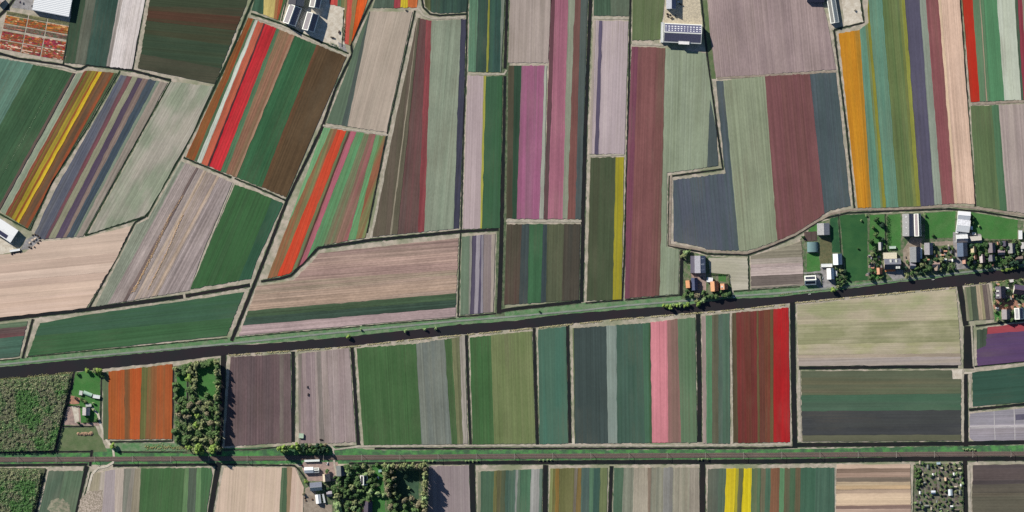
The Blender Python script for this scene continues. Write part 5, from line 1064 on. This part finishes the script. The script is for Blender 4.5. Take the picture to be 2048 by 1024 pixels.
hedge("green bushes at the lower corner of the pale barn yard", [(662,86),(676,94)], 5, 3, [(62,100,62),(76,116,70)], 11)

for k, (x, y0, y1) in enumerate(((1953,486,532),(1975,486,530),(1993,484,528),(2013,484,527),(2034,482,525),(1847,508,542),(1884,494,536),(1903,492,534))):
    hedge("garden hedge running towards the canal, " + ["beside the cream roofed house","west of the steep mauve grey house","beside the lilac roofed cottage","west of the grey gabled house","east of the grey gabled house","below the square grey lilac barn","through the middle of the strip gardens","beside the blue and pink barn"][k], [(x, y0), (x + 1.5, y1)], 1.6, 2.6, [(64,96,62),(84,112,72),(52,80,54)], 20 + k)

# ------------------------------------------------------------------ vehicles, boats, machinery
def car(label, x, y, deg, c, van=False):
    t = empty("van" if van else "car", W((x, y)) + (0.14,), math.radians(deg)); tag(t, label, "van" if van else "car"); P_ = flat_mat("car_paint", c, 0.3, 0.03)
    L, Wd, Hb = (2.7, 1.0, 1.2) if van else (2.15, .88, .82)
    sec = [(-L,.35),(L,.35),(L,Hb*.8),(L*.55,Hb),(-L*.95,Hb),(-L,Hb*.8)]; n = len(sec)
    v = [(px, s*Wd, z) for s in (-1, 1) for px, z in sec]
    mesh_obj("body", v, [tuple(range(n)), tuple(range(2*n-1, n-1, -1))] + [(k, n+k, n+(k+1) % n, (k+1) % n) for k in range(n)], P_, t)
    top = 2.2 if van else 1.45; a0, a1 = (-L*.93, L*.5) if van else (-L*.8, L*.38); b0, b1 = (-L*.9, L*.3) if van else (-L*.55, L*.08)
    q = [(a0,-Wd*.92,Hb),(a1,-Wd*.92,Hb),(a1,Wd*.92,Hb),(a0,Wd*.92,Hb),(b0,-Wd*.76,top),(b1,-Wd*.76,top),(b1,Wd*.76,top),(b0,Wd*.76,top)]
    mesh_obj("cabin_glass", q, [(0,1,5,4),(1,2,6,5),(2,3,7,6),(3,0,4,7)], GLASS if not van else P_, t); mesh_obj("car_roof", q[4:], [(0,1,2,3)], P_, t)
    for px in (-L*.62, L*.62):
        for s in (-1, 1):
            v = [(px+.33*math.cos(k*.7854), s*Wd+yy, .33+.33*math.sin(k*.7854)) for yy in (-.1, .06) for k in range(8)]
            mesh_obj("wheel", v, [tuple(range(8)), tuple(range(15, 7, -1))] + [(k, 8+k, 8+(k+1) % 8, (k+1) % 8) for k in range(8)], flat_mat("tyre", (40,40,42)), t)
    for s in (-1, 1): v, f = [], []; bx(v, f, L-.02, L+.03, s*Wd*.75-.15, s*Wd*.75+.15, .52, .66); mesh_obj("headlight", v, f, FRAME, t)
for a in (("dark parked car in the middle of the grey lot by the white warehouse",47,7,80,(58,60,76)),("dark car parked against the wall of the white warehouse",64,12,80,(66,60,70)),("maroon car on the lot beside the white warehouse",40,4,80,(90,56,70)),("silver car on the grey yard of the white roofed house",1645,556,85,(196,200,206)),("black car on the muddy yard near the dark barn",1812,515,90,(46,46,50)),("white car at the foot of the muddy drive",1822,535,20,(232,232,234)),("pale car on the drive beside the dormer house",1798,546,10,(206,206,210)),("white car by the lane between barn and hall",1949,472,0,(236,236,238)),("white car on the clinker lane of the hamlet",2038,609,10,(236,236,238)),("silver car on the paved square of the hamlet",2003,606,90,(190,194,200)),("red car at the farmyard gate beside the railway",604,931,0,(170,70,60)),("dark car in the yard below the grey farm barn",1404,556,90,(52,54,62)),("white car beside the road at the orange roofed farm",1468,595,8,(240,240,240)),("dark blue car at the edge of the canal road village lane",1990,540,10,(56,64,100))): car(*a)
car("white van parked under trees in the farmstead garden", 687, 1002, 10, (238,238,240), True); car("white van on the farmyard beside the rail crossing", 655, 927, 70, (238,238,240), True)
def boat(label, x, y, deg):
    t = empty("boat", W((x, y)) + (.42,), math.radians(deg)); tag(t, label, "boat")
    o = [(-2.6,-.7),(1.2,-.85),(2.9,0),(1.2,.85),(-2.6,.7)]; n = 5; v = [(a*.85,b*.7,0) for a,b in o] + [(a,b,.7) for a,b in o] + [(a*.86,b*.8,.68) for a,b in o] + [(a*.8,b*.6,.2) for a,b in o]
    f = [tuple(range(n))[::-1]] + [(k,(k+1)%n,n+(k+1)%n,n+k) for k in range(n)] + [(n+k,n+(k+1)%n,2*n+(k+1)%n,2*n+k) for k in range(n)] + [(2*n+k,2*n+(k+1)%n,3*n+(k+1)%n,3*n+k) for k in range(n)] + [tuple(range(15,20))]
    mesh_obj("hull", v, f, flat_mat("boat_paint", (228,228,226), .4), t)
    for q in (-1.2, .5): v, f = [], []; bx(v, f, q-.18, q+.18, -.62, .62, .45, .55); mesh_obj("bench", v, f, flat_mat("boat_wood", (170,140,110)), t)
boat("white rowing boat moored on the canal below the lane gardens", 1866, 559, 8); boat("white rowing boat moored near the clover strip village road", 1619, 588, 8)
def tractor(label, x, y, deg, c):
    t = empty("tractor", W((x, y)) + (.7,), math.radians(deg)); tag(t, label, "tractor"); P_ = flat_mat("tractor_paint", c, .4)
    v, f = [], []; bx(v, f, .2, 2.5, -.55, .55, .8, 1.7); bx(v, f, -1.3, .2, -.7, .7, .7, 1.3); mesh_obj("body", v, f, P_, t)
    v, f = [], []; bx(v, f, -1.2, .2, -.75, .75, 1.3, 2.6); mesh_obj("cab", v, f, GLASS, t); v, f = [], []; bx(v, f, -1.35, .35, -.9, .9, 2.61, 2.78); mesh_obj("cab_roof", v, f, P_, t)
    for px, r, wd in ((-.9,.9,.5),(1.9,.6,.35)):
        for s in (-1, 1):
            v = [(px+r*math.cos(k*.5236), s*1.1+yy, r+r*math.sin(k*.5236)) for yy in (-wd/2, wd/2) for k in range(12)]
            mesh_obj("wheel", v, [tuple(range(12)), tuple(range(23, 11, -1))] + [(k, 12+k, 12+(k+1) % 12, (k+1) % 12) for k in range(12)], flat_mat("tyre", (40,40,42)), t)
def trailer(label, x, y, deg, L, c):
    t = empty("trailer", W((x, y)) + (.7,), math.radians(deg)); tag(t, label, "trailer"); v, f = [], []; bx(v, f, -L, L, -1.2, 1.2, .8, .95)
    for q in ((-L,L,-1.2,-1.12),(-L,L,1.12,1.2),(-L,-L+.08,-1.12,1.12),(L-.08,L,-1.12,1.12)): bx(v, f, *q, .955, 1.7)
    mesh_obj("bed", v, f, flat_mat("trailer_paint", c), t); v, f = [], []; bx(v, f, L, L+1.4, -.08, .08, .7, .82); mesh_obj("drawbar", v, f, MM, t)
    for s in (-1, 1):
        v = [(-L*.4+.5*math.cos(k*.7854), s*1.3+yy, .5+.5*math.sin(k*.7854)) for yy in (-.15, .15) for k in range(8)]
        mesh_obj("wheel", v, [tuple(range(8)), tuple(range(15, 7, -1))] + [(k, 8+k, 8+(k+1) % 8, (k+1) % 8) for k in range(8)], flat_mat("tyre", (40,40,42)), t)
tractor("dark tractor with a pale cab working in the mauve field", 615, 774, 90, (70,66,70)); trailer("dark box trailer behind the tractor in the mauve field", 616.5, 789, 80, 2.6, (66,56,60)); trailer("dark flat trailer near the lower end of the mauve field", 642, 879, 0, 3.0, (70,56,60))
tractor("tractor parked at the end of the pale field north of the maroon tulips", 812, 20.5, 10, (54,64,66)); trailer("long dark trailer on the sandy yard of the skylight barn", 1362, 9, -25, 3.6, (70,66,70)); trailer("rusty trailer among scrap on the sandy yard", 1343, 36, 20, 2.8, (84,66,60)); tractor("tractor on the sandy yard between the two barns", 1350, 32, 0, (60,64,72))
trailer("dark red trailer on the pale yard beside the bush row", 678, 64, 80, 3.2, (92,54,50)); trailer("white box trailer on the sandy yard near the top edge", 1357, 4, 0, 2.8, (236,236,238)); tractor("dark tractor on the pale yard beside the thin greenhouse", 1710, 21, 30, (64,66,60)); trailer("low dark trailer on the pale yard below the bush row", 665, 75, -10, 4, (80,70,66))
def heap(label, cat, pts, R0, c, seed, h=2.2):
    R = random.Random(seed); root = empty("earth_heap" if cat == "heap" else "scrap_pile", W(pts[0]) + (0,)); tag(root, label, cat); ox, oy = root.location.x, root.location.y
    for j, (x, y) in enumerate(pts):
        v, f = [], []; n = 14; cx, cy = W((x, y)); rr = R0 * R.uniform(.75, 1.2)
        for lv, (q, z) in enumerate(((1,0.1),(.72,.55),(.35,.92))): v += [(cx-ox+rr*q*R.uniform(.8,1.2)*math.cos(k*6.283/n), cy-oy+rr*q*R.uniform(.7,1.1)*math.sin(k*6.283/n), h*z*R.uniform(.85,1.15)) for k in range(n)]
        v.append((cx-ox, cy-oy, h)); f = [(l*n+k, l*n+(k+1) % n, (l+1)*n+(k+1) % n, (l+1)*n+k) for l in range(2) for k in range(n)] + [(2*n+k, 2*n+(k+1) % n, 3*n) for k in range(n)]
        mesh_obj("mound", v, f, land_mat("heap_soil", c, tuple(k*.75 for k in c), 1.5, .2), root)
heap("long brown earth heap on the meadow beside the small farm", "heap", [(157+i*4.2, 867.5+(i%2)*.8) for i in range(7)], 4.0, (178,146,124), 3)
heap("mixed rubble and crate pile at the corner of the purple striped field", "pile", [(65,470),(70,469),(75,471),(79,475),(80,481),(76,486),(62,496),(58,494),(69,494)], 2.4, (104,92,86), 4, 2.6)
heap("pale straw heap on the rubble lot at the western edge", "pile", [(66,481),(71,478),(60,486)], 3.4, (210,190,176), 5, 2.4)
heap("dark scrap pile on the pale yard by the warehouse with solar panels", "pile", [(28,506),(34,504),(40,504),(24,508)], 2.2, (80,72,80), 6, 2.4)
heap("dark heap of waste next to the skylight barn", "pile", [(1336,33),(1340,30),(1335,28)], 2.6, (84,72,66), 7, 2.2)
heap("brown heaps on the farmyard track", "pile", [(610,996),(612,1001),(625,999)], 2.6, (112,88,78), 8, 2)
